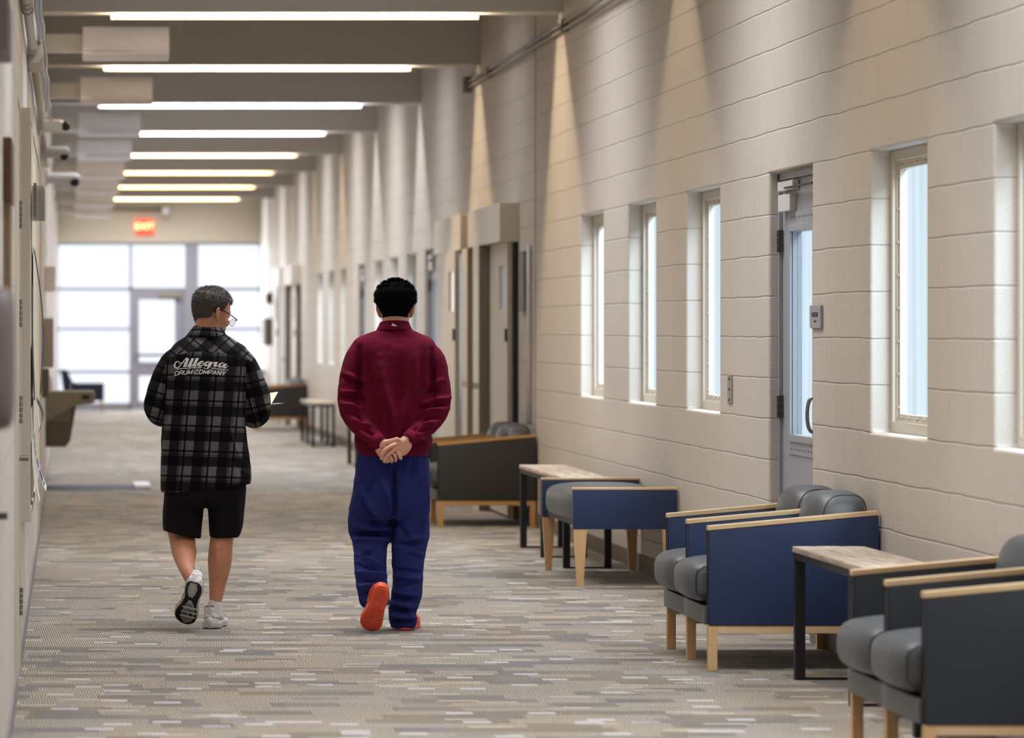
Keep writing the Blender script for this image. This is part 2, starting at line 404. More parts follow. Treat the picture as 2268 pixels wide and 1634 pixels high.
# ---------------------------------------------------------------- windows
def add_area(name, loc, rot, sx, sy, power, col, spread=180.):
    l = bpy.data.lights.new(name, 'AREA'); l.shape = 'RECTANGLE'; l.size = sx; l.size_y = sy
    l.energy = power; l.color = col; l.spread = math.radians(spread)
    o = bpy.data.objects.new(name, l); C.objects.link(o); o.location = loc; o.rotation_euler = rot
    return o
SKY = (.88, .94, 1.0); LWIN, SKYW = 1.0, 185
def window(n, y0, y1, detail):
    bm = bmesh.new(); b = .045
    def ring(xa, xb, a, c, za, zb, w):
        box(bm, xa, a, za, xb, c, za+w); box(bm, xa, a, zb-w, xb, c, zb)
        box(bm, xa, a, za+w, xb, a+w, zb-w); box(bm, xa, c-w, za+w, xb, c, zb-w)
    ring(XR+.09, XR+.148, y0+.001, y1-.001, ZS+.001, ZT-.001, b)
    ring(XR+.115, XR+.147, y0+b, y1-b, ZS+b, ZT-b, .035)
    ring(XR+.105, XR+.12, y0+b, y1-b, ZS+b, ZT-b, .012)
    w = obj('window_%d' % n, bm, 'frame', ang=30); tag(w, kind='structure')
    obj('pane', BX(XR+.132, y0+.075, ZS+.075, XR+.138, y1-.075, ZT-.075), 'frost', w)
    if detail:
        bm = bmesh.new()
        k = 8
        for i in range(k):
            z = ZS+.11+(ZT-ZS-.22)*i/(k-1)
            for yy in (y0+.064, y1-.064): cyl(bm, (XR+.109, yy, z), (XR+.116, yy, z), .008, 8)
        for i in range(7):
            yy = y0+.13+(y1-y0-.26)*i/6
            for z in (ZS+.064, ZT-.064): cyl(bm, (XR+.109, yy, z), (XR+.116, yy, z), .008, 8)
        s = obj('screw_row', bm, 'frame', w); tag(s, kind='stuff')
    A = (y1-y0)*(ZT-ZS)
    add_area('sky_window_%d' % n, (XR+1.3, (y0+y1)/2-1.0, 3.7), (Vector((XR+.1, (y0+y1)/2, 1.6))-Vector((XR+1.3, (y0+y1)/2-1.0, 3.7))).to_track_quat('-Z', 'Y').to_euler(), 1.4, 1.4, SKYW, SKY)
    add_area('daylight_window_%d' % n, (XR+.185, (y0+y1)/2, (ZS+ZT)/2), (0, PI/2, 0), ZT-ZS-.1, y1-y0-.1, LWIN*PI*A*1.0, SKY)
for i, (a, b) in enumerate(WINS): window(i+1, a, b, i in (1, 2, 3, 4))
# ---------------------------------------------------------------- doors in the right wall
def right_door(n, y0, y1, detail):
    X = XR+.065
    bm = bmesh.new()
    for (a, b, za, zb) in ((y0, y0+.035, 0, ZT), (y1-.035, y1, 0, ZT), (y0, y1, ZT-.035, ZT)): box(bm, X-.018, a, za, X+.08, b, zb)
    fr = obj('door_%d' % n, bm, 'alu'); tag(fr, kind='structure')
    ga, gb, za, zb = y0+.28, y1-.32, .95, 1.94
    bm = bmesh.new(); a0, a1 = y0+.037, y1-.037
    box(bm, X, a0, .01, X+.045, ga, ZT-.037); box(bm, X, gb, .01, X+.045, a1, ZT-.037)
    box(bm, X, ga, .01, X+.045, gb, za); box(bm, X, ga, zb, X+.045, gb, ZT-.037)
    for w, d in ((.10, .006), (.035, .016)):
        box(bm, X-d, ga-w, za-w, X, gb+w, za, .002, 1); box(bm, X-d, ga-w, zb, X, gb+w, zb+w, .002, 1)
        box(bm, X-d, ga-w, za, X, ga, zb, .002, 1); box(bm, X-d, gb, za, X, gb+w, zb, .002, 1)
    leaf = obj('door_leaf', bm, 'alu', fr)
    obj('door_glass', BX(X+.02, ga, za, X+.026, gb, zb), 'frost', leaf)
    if detail:
        bm = bmesh.new()
        for i in range(12):
            z = za+(zb-za)*i/11
            for yy in (ga-.07, gb+.07): puff(bm, (X-.007, yy, z), (.005, .008, .008), 2, 2)
        for i in range(9):
            yy = ga+(gb-ga)*i/8
            for z in (za-.07, zb+.07): puff(bm, (X-.007, yy, z), (.005, .008, .008), 2, 2)
        tag(obj('rivet_row', bm, 'alu', leaf), kind='stuff')
    for z in (.32, 1.08, 1.90):
        bm = bmesh.new()
        for k in range(3): cyl(bm, (X-.018, y1-.03, z-.055+k*.037), (X-.018, y1-.03, z-.055+k*.037+.034), .011, 10)
        box(bm, X-.02, y1-.06, z-.055, X-.001, y1-.03, z+.055)
        obj('hinge', bm, 'darksteel', leaf, ang=30)
    bm = bmesh.new(); hy = y0+.11
    tube(bm, catmull([(X, hy, 1.14), (X-.055, hy, 1.135), (X-.07, hy, 1.06), (X-.055, hy, .985), (X, hy, .98)], 5), [.009]*21, (0, 1, 0), 10)
    obj('pull_handle', bm, 'steel', leaf, smooth=True)
    bm = bmesh.new(); box(bm, X-.036, y1-.43, 2.04, X, y1-.10, 2.125, .006); c = obj('door_closer', bm, 'whiteplastic', leaf)
    bm = bmesh.new(); box(bm, X-.038, y1-.52, 2.142, X-.004, y1-.10, 2.19, .006); obj('closer_cover', bm, 'whiteplastic', leaf)
    bm = bmesh.new(); box(bm, X-.05, y0+.1, 2.150, X-.03, y1-.35, 2.158); obj('closer_arm', bm, 'black', leaf)
    add_area('daylight_door_%d' % n, (X+.16, (ga+gb)/2, (za+zb)/2), (0, PI/2, 0), zb-za+.1, gb-ga+.1, 1.6*PI*(gb-ga)*(zb-za), SKY)
for i, (a, b) in enumerate(DOORS): right_door(i+1, a, b, i == 0)
# ---------------------------------------------------------------- glazed end wall
def px2(x): return (x-VX)/(F/YE)
bm = bmesh.new(); y0, y1 = YE+.02, YE+.12
xm, c0, c1 = px2(289.5), px2(409), px2(439)
box(bm, XL, y0, 3.00, XR, y1, 3.05)
box(bm, XL, y0, 0, XL+.03, y1, 3.00); box(bm, XR-.03, y0, 0, XR, y1, 3.00)
box(bm, xm-.025, y0, 0, xm+.025, y1, 3.00); box(bm, c0, y0-.1, 0, c1, y1, 3.00)
for a, b in ((XL, xm), (xm, c0), (c1, XR)): box(bm, a, y0, 2.172, b, y1, 2.232)
for a, b in ((XL, xm), (c1, XR)):
    box(bm, a, y0, 1.455, b, y1, 1.505); box(bm, a, y0, .675, b, y1, .730); box(bm, a, y0, 0, b, y1, .142)
w = obj('window_13', bm, 'mull'); tag(w, kind='structure')
for a, b in ((XL+.03, xm-.025), (c1, XR-.03)):
    for za, zb in ((.142, .675), (.730, 1.455), (1.505, 2.172), (2.232, 3.00)): obj('pane', BX(a, y0+.04, za, b, y0+.05, zb), 'glass', w)
obj('pane', BX(xm+.025, y0+.04, 2.232, c0, y0+.05, 3.00), 'glass', w)
bm = bmesh.new(); a, b = xm+.027, c0-.002
ga, gb = px2(308), px2(387)
box(bm, a, y0+.01, .01, ga, y0+.07, 2.17); box(bm, gb, y0+.01, .01, b, y0+.07, 2.17)
box(bm, ga, y0+.01, 2.01, gb, y0+.07, 2.17); box(bm, ga, y0+.01, .63, gb, y0+.07, .88); box(bm, ga, y0+.01, .01, gb, y0+.07, .17)
d = obj('door_4', bm, 'mull'); tag(d, kind='structure')
obj('door_glass', BX(ga, y0+.035, .88, gb, y0+.045, 2.01), 'glass', d); obj('door_glass', BX(ga, y0+.035, .17, gb, y0+.045, .63), 'glass', d)
obj('door_closer', BX(px2(352), y0-.06, 2.06, px2(400), y0+.01, 2.13), 'khaki', d)
obj('push_bar', BX(ga-.05, y0-.05, .98, gb+.05, y0-.01, 1.03), 'steel', d)
# ---------------------------------------------------------------- ceiling beams with strip lights
STRIP_W, BAY_W, BAY_C = 64, 90, (.97, .97, 1.)
WARM = (1.0, .80, .56); COOL = (.98, .96, 1.0)
E_warm = emis('warm_strip_lens', (255, 224, 184), 1.7); E_cool = emis('cool_strip_lens', (252, 246, 250), 1.5)
E_dim = emis('dim_warm_strip_lens', (255, 216, 160), 1.0)
names = ['nearest', 'second', 'third', 'fourth', 'fifth', 'sixth', 'seventh', 'farthest']
for k in range(-5, 8):
    Y = 29.3+5.9*k; n = k+6
    bm = bmesh.new(); box(bm, XL, Y, 3.80, XR, Y+.4, ZC); box(bm, XL, Y, 3.70, XR, Y+.13, 3.80); box(bm, XL, Y+.29, 3.70, XR, Y+.4, 3.80)
    o = obj('trim_%d' % (n+1), bm, 'beam'); tag(o, kind='structure')
    cool = k in (2, 3)
    e = E_cool if cool else (E_dim if k in (5, 6) else E_warm)
    if k >= 0:
        w = 'cool white' if cool else 'warm white'
        bm = bmesh.new(); box(bm, .30, Y+.292, 3.664, 2.91, Y+.30, 3.6995); box(bm, .30, Y+.19, 3.788, 2.91, Y+.23, 3.7995)
        o = obj('strip_light', bm, 'white')
        tag(o, '%s linear strip light under the %s visible ceiling beam' % (w, names[k]), 'ceiling light', 'strip lights under the ceiling beams')
        obj('light_lens', BX(.333, Y+.284, 3.666, 2.88, Y+.2915, 3.698), e, o)
    c = COOL if cool else WARM
    add_area('strip_glow_%d' % n, (1.606, Y+.21, 3.785), (0, 0, 0), 2.54, .03, STRIP_W*(.45 if k < 0 else {4: .75, 5: .5, 6: .45, 7: .5}.get(k, 1)), c)
    add_area('bay_fill_%d' % n, (1.63, Y+3.2, ZC-.02), (0, 0, 0), 2.6, 1.6, BAY_W*(1.15 if k < -1 else {-1: 1.1, 0: .4, 1: .7}.get(k, 1.35)), BAY_C, 118)  # unseen fill lamp added above each bay
# recessed boxes hanging from the left wall, one per bay
for k in range(8):
    Y = 29.80+5.9*k
    e = empty('air_diffuser', (.41, Y, 3.40))
    tag(e, 'white boxed air diffuser on a short wall duct, %s in the row under the ceiling' % names[k], 'air diffuser', 'white boxed air diffusers along the left wall')
    bm = bmesh.new()
    prism(bm, [(Y, 3.63), (Y+.30, 3.63), (Y+.30, 3.40), (Y+.03, 3.40), (Y-.02, 3.43), (Y-.02, 3.445), (Y, 3.455)], 'X', .10, .72, .006)
    obj('diffuser_box', bm, 'white', e)
    bm = bmesh.new(); box(bm, XL, Y+.08, 3.455, .10, Y+.26, 3.585, .006); obj('wall_duct', bm, 'whiteplastic', e)
    bm = bmesh.new(); box(bm, .30, Y+.12, 3.625, .33, Y+.16, ZC); box(bm, .52, Y+.12, 3.625, .55, Y+.16, ZC) if False else None
    obj('hanger_rod', bm, 'whiteplastic', e)
# ---------------------------------------------------------------- far secure-door bays on the right wall
def sally(Y, label, cat_name, detail=True):
    d = Y-32.2
    e = empty('sliding_door_unit', (XR, 32.2+d, 0)); tag(e, label, 'sliding door')
    k = XR
    for a, b in ((32.2, 34.77), (35.45, 38.0)):
        bm = bmesh.new(); box(bm, 3.33, a+d, 2.143, k, b+d, 2.446, .006); obj('header_box', bm, 'khaki2', e)
    for a, b in ((32.3, 33.64), (35.5, 36.9)):
        bm = bmesh.new(); xx = 3.40 if a < 34 else 3.29
        wy0, wy1 = a+.12+d, a+.62+d
        box(bm, xx, a+d, .02, xx+.04, wy0, 2.14); box(bm, xx, wy1, .02, xx+.04, b+d, 2.14)
        box(bm, xx, wy0, .02, xx+.04, wy1, 1.62); box(bm, xx, wy0, 1.96, xx+.04, wy1, 2.14)
        lf = obj('door_leaf', bm, 'khaki2', e)
        obj('vision_panel', BX(xx+.015, wy0, 1.62, xx+.025, wy1, 1.96), 'panelglass', lf)
        bm = bmesh.new(); box(bm, xx-.02, a+.0+d, 1.37, xx, a+.06+d, 1.47, .004); obj('lock_box', bm, 'blackplastic', lf)
    for a, b, x0, x1 in ((33.66, 34.12, 3.31, 3.42), (34.78, 35.24, 3.325, 3.42)):
        po = obj('post', BX(x0+.006, a+d, 0, x1, b+d, 2.142), 'post_shade_dark' if a < 34 else 'post_shade_tan', e)  # post colour carries the shade of its camera-facing side
        obj('lit_face', BX(x0, a+d, 0, x0+.0055, b+d, .98), 'khaki2', po); obj('lit_face', BX(x0, a+d, 1.03, x0+.0055, b+d, 2.142), 'khaki2', po)  # pale plates paint the brighter, lit corridor side of the posts
    bm = bmesh.new(); box(bm, XR-.035, 32.24+d, 0.0, XR-.001, 37.9+d, 2.143); obj('gap_shade', bm, 'blackplastic', e)  # black slab painted in for the shadow gap behind the leaves
M['post_shade_tan'] = mat('tan_post_shade', (176, 158, 128), .5); M['post_shade_dark'] = mat('dark_post_shade', (112, 104, 92), .5)  # post tones with near-side shade put into the colour
M['khaki2'] = mat('door_bay_paint', (214, 206, 192), .45, noise_amt=.02)
M['panelglass'] = mat('reflective_vision_glass', (190, 196, 214), .15, noise_amt=.02)
sally(32.2, 'pair of beige sliding doors under boxed headers, behind the man in maroon', 'door')
sally(62.4, 'pair of beige sliding doors under boxed headers, farthest down the right wall', 'door')
# ---------------------------------------------------------------- conduit on the right wall
e = empty('wall_conduit', (XR-.04, 30, 3.56)); tag(e, 'twin painted conduit running high along the right block wall to a small box', 'conduit')
for z in (3.60, 3.555):
    bm = bmesh.new(); cyl(bm, (XR-.03, 8, z), (XR-.03, 36.0, z), .0125, 10); obj('conduit_pipe', bm, 'conduit_d', e, smooth=True)
bm = bmesh.new(); box(bm, XR-.07, 35.95, 3.51, XR, 36.1, 3.645, .004); obj('junction_box', bm, 'conduit_d', e)
for y in (14.5, 19, 24, 29.0, 34.2):
    bm = bmesh.new(); box(bm, XR-.05, y, 3.535, XR, y+.03, 3.622, .003); obj('pipe_strap', bm, 'conduit_d', e)
# ---------------------------------------------------------------- small things on the right wall
def text_mesh(s, size, extrude=.0005, shear=0., spacing=1., offset=0., align='CENTER'):
    cu = bpy.data.curves.new('t', 'FONT'); cu.body = s; cu.size = size; cu.extrude = extrude; cu.shear = shear
    cu.space_character = spacing; cu.align_x = align; cu.align_y = 'CENTER'; cu.offset = offset; cu.resolution_u = 3
    o = bpy.data.objects.new('t', cu); C.objects.link(o)
    dg = bpy.context.evaluated_depsgraph_get(); me = bpy.data.meshes.new_from_object(o.evaluated_get(dg))
    bpy.data.objects.remove(o); bpy.data.curves.remove(cu)
    me.materials.clear()
    return me
e = empty('room_sign', (XR, 19.36, 1.52)); tag(e, 'small brushed metal room sign beside the recessed grey door', 'sign')
bm = bmesh.new(); box(bm, XR-.013, 19.22, 1.468, XR, 19.50, 1.574, .002, 1); obj('sign_plate', bm, mat('sign_silver', (158, 164, 172), .35, .6, noise_amt=.03), e)
for s, sz, z in (('MEDICINE', .034, 1.53), ('CAMERA', .016, 1.50)):
    me = text_mesh(s, sz); me.transform(Matrix.Translation((XR-.014, 19.36, z)) @ Matrix.Rotation(-PI/2, 4, 'Z') @ Matrix.Rotation(PI/2, 4, 'X'))
    obj('sign_lettering', me, mat('sign_letters', (70, 78, 90), .5), e)
e = empty('wall_plate', (XR, 21.9, 1.15)); tag(e, 'small grey metal wall plate with screws between window and grey door', 'wall plate')
bm = bmesh.new(); box(bm, XR-.008, 21.83, 1.075, XR, 21.97, 1.225, .002, 1); obj('plate', bm, mat('plate_grey', (150, 144, 136), .4, .3), e)
for z in (1.095, 1.15, 1.205):
    bm = bmesh.new(); cyl(bm, (XR-.012, 21.9, z), (XR-.006, 21.9, z), .009, 10); obj('screw', bm, 'darksteel', e)
tag(obj('card_reader', BX(XR-.03, 31.62, 1.60, XR, 31.95, 2.06, bev=.004), mat('panel_grey', (120, 118, 114), .5)), 'tall grey flat panel on the wall just before the sliding doors', 'wall panel')
bm = bmesh.new(); cyl(bm, (XR-.02, 31.32, .75), (XR-.02, 31.32, 2.1), .018, 10)
tag(obj('vertical_pipe', bm, 'white', smooth=True), 'thin white vertical pipe on the block wall beside the sliding doors', 'pipe')
tag(obj('wall_cabinet', BX(XR-.16, 70.6, 1.2, XR, 71.6, 1.66), 'foun_d'), 'brown wall-mounted box far down beside the glazed end wall', 'wall box')
bm = bmesh.new(); puff(bm, (XR-.06, 70.9, 2.0), (.07, .1, .1), 3, 3)
tag(obj('alarm_strobe', bm, mat('dark_red_plastic', (88, 52, 62), .5), smooth=True), 'small dark alarm unit high above the far brown wall box', 'alarm')
# ---------------------------------------------------------------- exit sign and end wall fixtures
e = empty('exit_sign', (1.375, YE, 3.23)); tag(e, 'glowing red EXIT sign above the glazed end wall', 'exit sign')
bm = bmesh.new(); box(bm, 1.21, YE-.06, 3.21, 1.54, YE, 3.46, .01); obj('sign_box', bm, emis('exit_red_panel', (255, 70, 44), 1.3), e)
me = text_mesh('EXIT', .17, .002, offset=.004); me.transform(Matrix.Translation((1.375, YE-.064, 3.335)) @ Matrix.Rotation(PI/2, 4, 'X'))
obj('sign_lettering', me, emis('exit_letters', (255, 214, 150), 2.2), e)
e = empty('emergency_light', (1.75, YE, 3.65)); tag(e, 'round white fixture on a horizontal pipe above the EXIT sign', 'light fixture')
bm = bmesh.new(); puff(bm, (1.76, YE-.1, 3.62), (.085, .085, .085), 2, 4); obj('globe', bm, 'white', e, smooth=True)
bm = bmesh.new(); cyl(bm, (XL, YE-.03, 3.68), (1.76, YE-.03, 3.64), .035, 8); obj('pipe', bm, 'khaki', e, smooth=True)
# ---------------------------------------------------------------- left wall
e = empty('ceiling_conduit', (XL, 20, 2.88)); tag(e, 'painted conduit with couplings running high along the left wall', 'conduit')
bm = bmesh.new(); cyl(bm, (XL+.03, 10, 2.90), (XL+.03, 21.6, 2.90), .021, 14); obj('conduit_pipe', bm, 'conduit', e, smooth=True)
bm = bmesh.new(); cyl(bm, (XL+.03, 22.2, 2.88), (XL+.03, 36, 2.88), .019, 12); obj('conduit_pipe', bm, 'conduit', e, smooth=True)
for y in (18.2, 18.45, 18.7, 21.2): 
    bm = bmesh.new(); cyl(bm, (XL+.03, y, 2.90), (XL+.03, y+.09, 2.90), .027, 14); obj('coupling', bm, 'conduit', e, smooth=True)
bm = bmesh.new(); box(bm, XL, 21.55, 2.83, XL+.085, 22.2, 2.96, .01); obj('junction_box', bm, 'conduit', e)
for j, (dx, dz, ph) in enumerate(((.068, .03, 0), (.094, -.06, 2.), (.072, .16, 4.))):
    bm = bmesh.new(); pts = [Vector((XL+dx+.004*math.sin(i*1.3+ph), 17.5+i*.47, 2.92+dz*.5+.012*math.sin(i*.9+ph))) for i in range(24)]
    tube(bm, pts, [.008]*24, (1, 0, 0), 8)
    tag(obj('cable', bm, 'galv', smooth=True), ['loose silver cable beside the conduit on the left wall, nearest to the conduit', 'outermost loose silver cable beside the left wall conduit', 'uppermost loose silver cable beside the left wall conduit'][j], 'cable', 'cables along the left wall')
# dome cameras
for (Y, x0, x1, zc, dome, lab) in ((29., XL, -.065, 2.88, .03, 'nearest'), (32.3, XL, -.03, 2.84, .035, 'middle'), (38.4, XL, .06, 2.86, .05, 'farthest')):
    e = empty('security_camera', (XL, Y, zc)); tag(e, 'white wall-mounted security camera with dark lens, %s of the three on the left wall' % lab, 'security camera', 'security cameras on the left wall')
    bm = bmesh.new(); tube(bm, [(x0, Y, zc), (x1, Y, zc)], [.045 if dome < .04 else .05]*2, (0, 0, 1), 16); obj('camera_body', bm, 'whiteplastic', e, smooth=True)
    bm = bmesh.new(); puff(bm, (x1-.005, Y-.01, zc-.035) if dome > .03 else (x1+.045, Y-.015, zc-.004), (dome, dome, dome) if dome > .03 else (.034, .036, .036), 2, 4); obj('dome_lens', bm, 'blackplastic', e, smooth=True)
    bm = bmesh.new(); box(bm, XL, Y-.06, zc-.07, XL+.025, Y+.06, zc+.07, .006); obj('mount_plate', bm, 'whiteplastic', e)
# metal door with hinges and a knob, seen edge-on
bm = bmesh.new(); box(bm, XL, 16.5, 0, XL+.012, 16.56, 2.45); box(bm, XL, 17.8, 0, XL+.012, 17.86, 2.45); box(bm, XL, 16.56, 2.39, XL+.012, 17.8, 2.45)
d = obj('door_5', bm, 'frame'); tag(d, kind='structure')
obj('door_leaf', BX(XL+.0005, 16.56, .01, XL+.006, 17.8, 2.39), 'frame', d)
for z in (1.95, 1.53, 1.12, .305):
    bm = bmesh.new()
    for k in range(5): cyl(bm, (XL+.012, 17.72, z-.058+k*.024), (XL+.012, 17.72, z-.058+k*.024+.021), .0085, 10)
    obj('hinge', bm, 'steel', d, ang=30)
bm = bmesh.new(); cyl(bm, (XL+.006, 17.66, .917), (XL+.046, 17.66, .917), .012, 14); obj('door_knob', bm, 'steel', d, ang=30)
# notice board with papers pinned to its face
e = empty('notice_board', (XL, 21, .63)); tag(e, 'long pale framed notice board on the left wall crowded with papers, seen edge-on', 'notice board')
bm = bmesh.new(); box(bm, XL+.001, 18.0, .63, XL+.050, 18.04, 2.42, .003); box(bm, XL+.001, 24.46, .63, XL+.050, 24.5, 2.42, .003)
box(bm, XL+.001, 18.04, .63, XL+.050, 24.46, .67); box(bm, XL+.001, 18.04, 2.38, XL+.050, 24.46, 2.42)
obj('board_frame', bm, mat('board_frame_paint', (196, 190, 180), .45, noise_amt=.02), e)
obj('board_panel', BX(XL+.001, 18.04, .67, XL+.044, 24.46, 2.38), 'papercream', e)
def sheet(name, y0, y1, z0, z1, curl, mk, label, x0=XL+.052, n=10, top=0.):
    bm = bmesh.new(); A = []; th = .0015
    for i in range(n+1):
        t = i/n; z = z1+(z0-z1)*t
        xo = x0+curl*t**2.2+top*math.sin(t*PI)
        A.append([bm.verts.new((xo+dx, yy+.02*t*curl*20, z)) for dx in (0, th) for yy in (y0, y1)])
    for a, b in zip(A, A[1:]):
        bm.faces.new((a[0], a[1], b[1], b[0])); bm.faces.new((a[2], b[2], b[3], a[3]))
        bm.faces.new((a[0], b[0], b[2], a[2])); bm.faces.new((a[1], a[3], b[3], b[1]))
    bm.faces.new((A[0][0], A[0][2], A[0][3], A[0][1])); bm.faces.new((A[-1][0], A[-1][1], A[-1][3], A[-1][2]))
    o = obj(name, bm, mk, smooth=False); tag(o, label, 'paper', 'papers pinned to the notice board'); return o
sheet('paper_sheet', 18.3, 18.9, 2.13, 2.36, .03, 'paper', 'white paper pinned near the top of the notice board')
sheet('paper_sheet', 19.0, 19.4, 1.86, 2.10, .034, 'paper', 'pale paper hanging behind the clear holder on the notice board')
sheet('poster', 19.2, 20.1, 1.16, 1.84, .030, 'paperdark', 'long black poster curling off the notice board, below the clear holder', top=.034)
sheet('poster', 18.15, 18.7, 1.15, 1.66, .012, 'paperdark', 'flat black poster at the near edge of the notice board')
sheet('paper_sheet', 18.75, 19.3, 1.02, 1.40, .03, 'paper', 'white sheet overlapping the foot of the black posters')
sheet('poster', 19.4, 20.2, .98, 1.145, .022, 'paperdark', 'lower black poster curling off the notice board', top=.034)
sheet('paper_sheet', 18.1, 18.6, .80, 1.12, .012, 'paper', 'white sheet pinned low at the near edge of the notice board')
sheet('paper_sheet', 18.8, 19.3, .68, .96, .03, 'paper', 'curled white slip at the very foot of the notice board')
o = sheet('drawing', 19.6, 20.3, .70, .96, .055, 'paper', 'white sheet with a blue and red drawing hanging from the notice board foot')
bm = bmesh.new()
for (za, zb, ya, yb, mi) in ((.90, .925, 19.7, 19.95, 1), (.86, .89, 19.7, 20.0, 1), (.80, .85, 19.75, 20.1, 0), (.74, .79, 19.7, 20.15, 0), (.72, .735, 19.75, 20.1, 0)):
    def cx(z): return XL+.052+.055*((.96-z)/.26)**2.2-.001
    v = [bm.verts.new(p) for p in ((cx(za), ya, za), (cx(za), yb, za), (cx(zb), yb, zb), (cx(zb), ya, zb))]; f = bm.faces.new(v); f.material_index = mi
    v2 = [bm.verts.new((w.co.x-.0006, w.co.y, w.co.z)) for w in v]; f = bm.faces.new(v2[::-1]); f.material_index = mi
    # strokes also on the corridor face
    v3 = [bm.verts.new((w.co.x+.0034, w.co.y, w.co.z)) for w in v]; f = bm.faces.new(v3); f.material_index = mi
obj('drawn_marks', bm, ['ink_blue', 'ink_red'], o)
bm = bmesh.new(); x0, x1, ya, yb, za, zb = XL+.05, XL+.108, 18.62, 18.95, 1.955, 2.105
for q in ((x0, ya, za, x0+.003, yb, zb), (x1-.003, ya, za, x1, yb, zb-.01), (x0+.003, ya, za, x1-.003, ya+.003, zb), (x0+.003, yb-.003, za, x1-.003, yb, zb), (x0+.003, ya+.003, za, x1-.003, yb-.003, za+.003)): box(bm, *q)
for z in (1.985, 2.01, 2.035, 2.06): box(bm, x0+.004, ya-.0015, z, x1-.001, ya-.0001, z+.0022)
o = obj('leaflet_holder', bm, 'acrylic'); tag(o, 'clear acrylic leaflet holder on the notice board', 'leaflet holder')
tag(obj('leaflet', BX(x0+.008, ya+.006, za+.02, x0+.02, yb-.02, zb+.012), mat('leaflet_tan', (176, 148, 110), .6)), 'tan leaflet standing in the clear acrylic holder', 'leaflet')
# blurred things close to the camera on the left wall
bm = bmesh.new(); puff(bm, (XL+.04, 10.0, 1.392), (.048, .12, .172), 5, 6)
tag(obj('hand_dryer', bm, 'greybox', smooth=True), 'out-of-focus grey rounded box mounted on the left wall closest to the viewer', 'wall box')
bm = bmesh.new(); box(bm, XL, 13.6, 1.88, XL+.030, 14.2, 2.09, .006)
o = obj('wall_plaque', bm, 'brown'); tag(o, 'dark brown wooden plaque on the left wall, above the grey rounded box', 'plaque')
tag(obj('wall_post', BX(XL, 13.7, 1.58, XL+.024, 14.2, 1.879), mat('tan_strip', (150, 132, 108), .5)), 'tan vertical wall strip below the brown wooden plaque', 'wall strip')
bm = bmesh.new(); cyl(bm, (XL, 12.5, .902), (-.183, 12.5, .902), .011, 12)
tag(obj('door_stop', bm, 'darksteel', ang=30), 'dark metal peg sticking out of the near left wall at thigh height', 'wall peg')
tag(obj('ceiling_speaker', BX(XL, 11.6, 2.24, XL+.05, 12.2, 2.40, bev=.01), 'greybox'), 'blurred grey box high on the near left wall at the picture edge', 'wall box')
# drinking fountain and wall boxes beyond it
e = empty('drinking_fountain', (XL, 38.5, 0)); tag(e, 'grey-beige wall-mounted drinking fountain projecting from the left wall', 'drinking fountain')
bm = bmesh.new(); prism(bm, [(XL, .90), (.235, .90), (.245, .86), (.235, .79), (XL+.26, .77), (XL, .60)], 'Y', 38.3, 38.75, .012); obj('basin', bm, 'foun', e)
bm = bmesh.new(); prism(bm, [(XL, .885), (XL+.29, .78), (XL+.23, .44), (XL+.19, .385), (XL, .385)], 'Y', 38.32, 38.73, .01); bd = obj('cabinet', bm, 'foun_d', e)
bm = bmesh.new()
for k in range(7): box(bm, XL+.03+.03*k, 38.312, .62, XL+.045+.03*k, 38.322, .78)
obj('vent_grille', bm, 'foun', bd)
bm = bmesh.new(); tube(bm, catmull([(.02, 38.5, .88), (.02, 38.5, .96), (.06, 38.5, .965)], 4), [.012]*9, (0, 1, 0), 8); obj('spout', bm, 'steel', e, smooth=True)
bm = bmesh.new(); box(bm, .12, 38.285, .83, .19, 38.30, .86); obj('push_bar', bm, 'blackplastic', e)
bm = bmesh.new(); prism(bm, [(XL, 1.02), (XL+.05, 1.02), (XL+.13, .46), (XL, .40)], 'Y', 40.4, 40.9, .01)
tag(obj('fountain_shroud', bm, 'whiteplastic'), 'white tapered wall shroud standing just behind the drinking fountain', 'wall shroud')
tag(obj('towel_dispenser', BX(XL, 34.4, 1.15, XL+.09, 34.8, 1.56, bev=.015), mat('beige_plastic', (168, 156, 142), .5)), 'beige wall dispenser above the drinking fountain', 'dispenser')
tag(obj('thermostat_box', BX(XL, 36.6, 1.80, XL+.10, 36.8, 2.02, bev=.01), 'white'), 'small white box high on the left wall beside the glazed end', 'wall box')
tag(obj('fire_cabinet', BX(XL, 33.2, .92, XL+.06, 33.6, 1.15, bev=.01), 'foun_d'), 'brown wall box directly under the beige dispenser', 'wall box')
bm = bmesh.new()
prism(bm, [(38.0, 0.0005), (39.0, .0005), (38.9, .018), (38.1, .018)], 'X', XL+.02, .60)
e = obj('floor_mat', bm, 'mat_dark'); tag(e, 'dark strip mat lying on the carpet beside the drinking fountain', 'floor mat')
bm = bmesh.new(); box(bm, .60, 38.0, .0005, .75, 39.0, .045, .012); obj('floor_glint', bm, 'white', e)['label'] = 'white block for a light reflection at the end of the mat'  # white block put where the floor only catches a light reflection
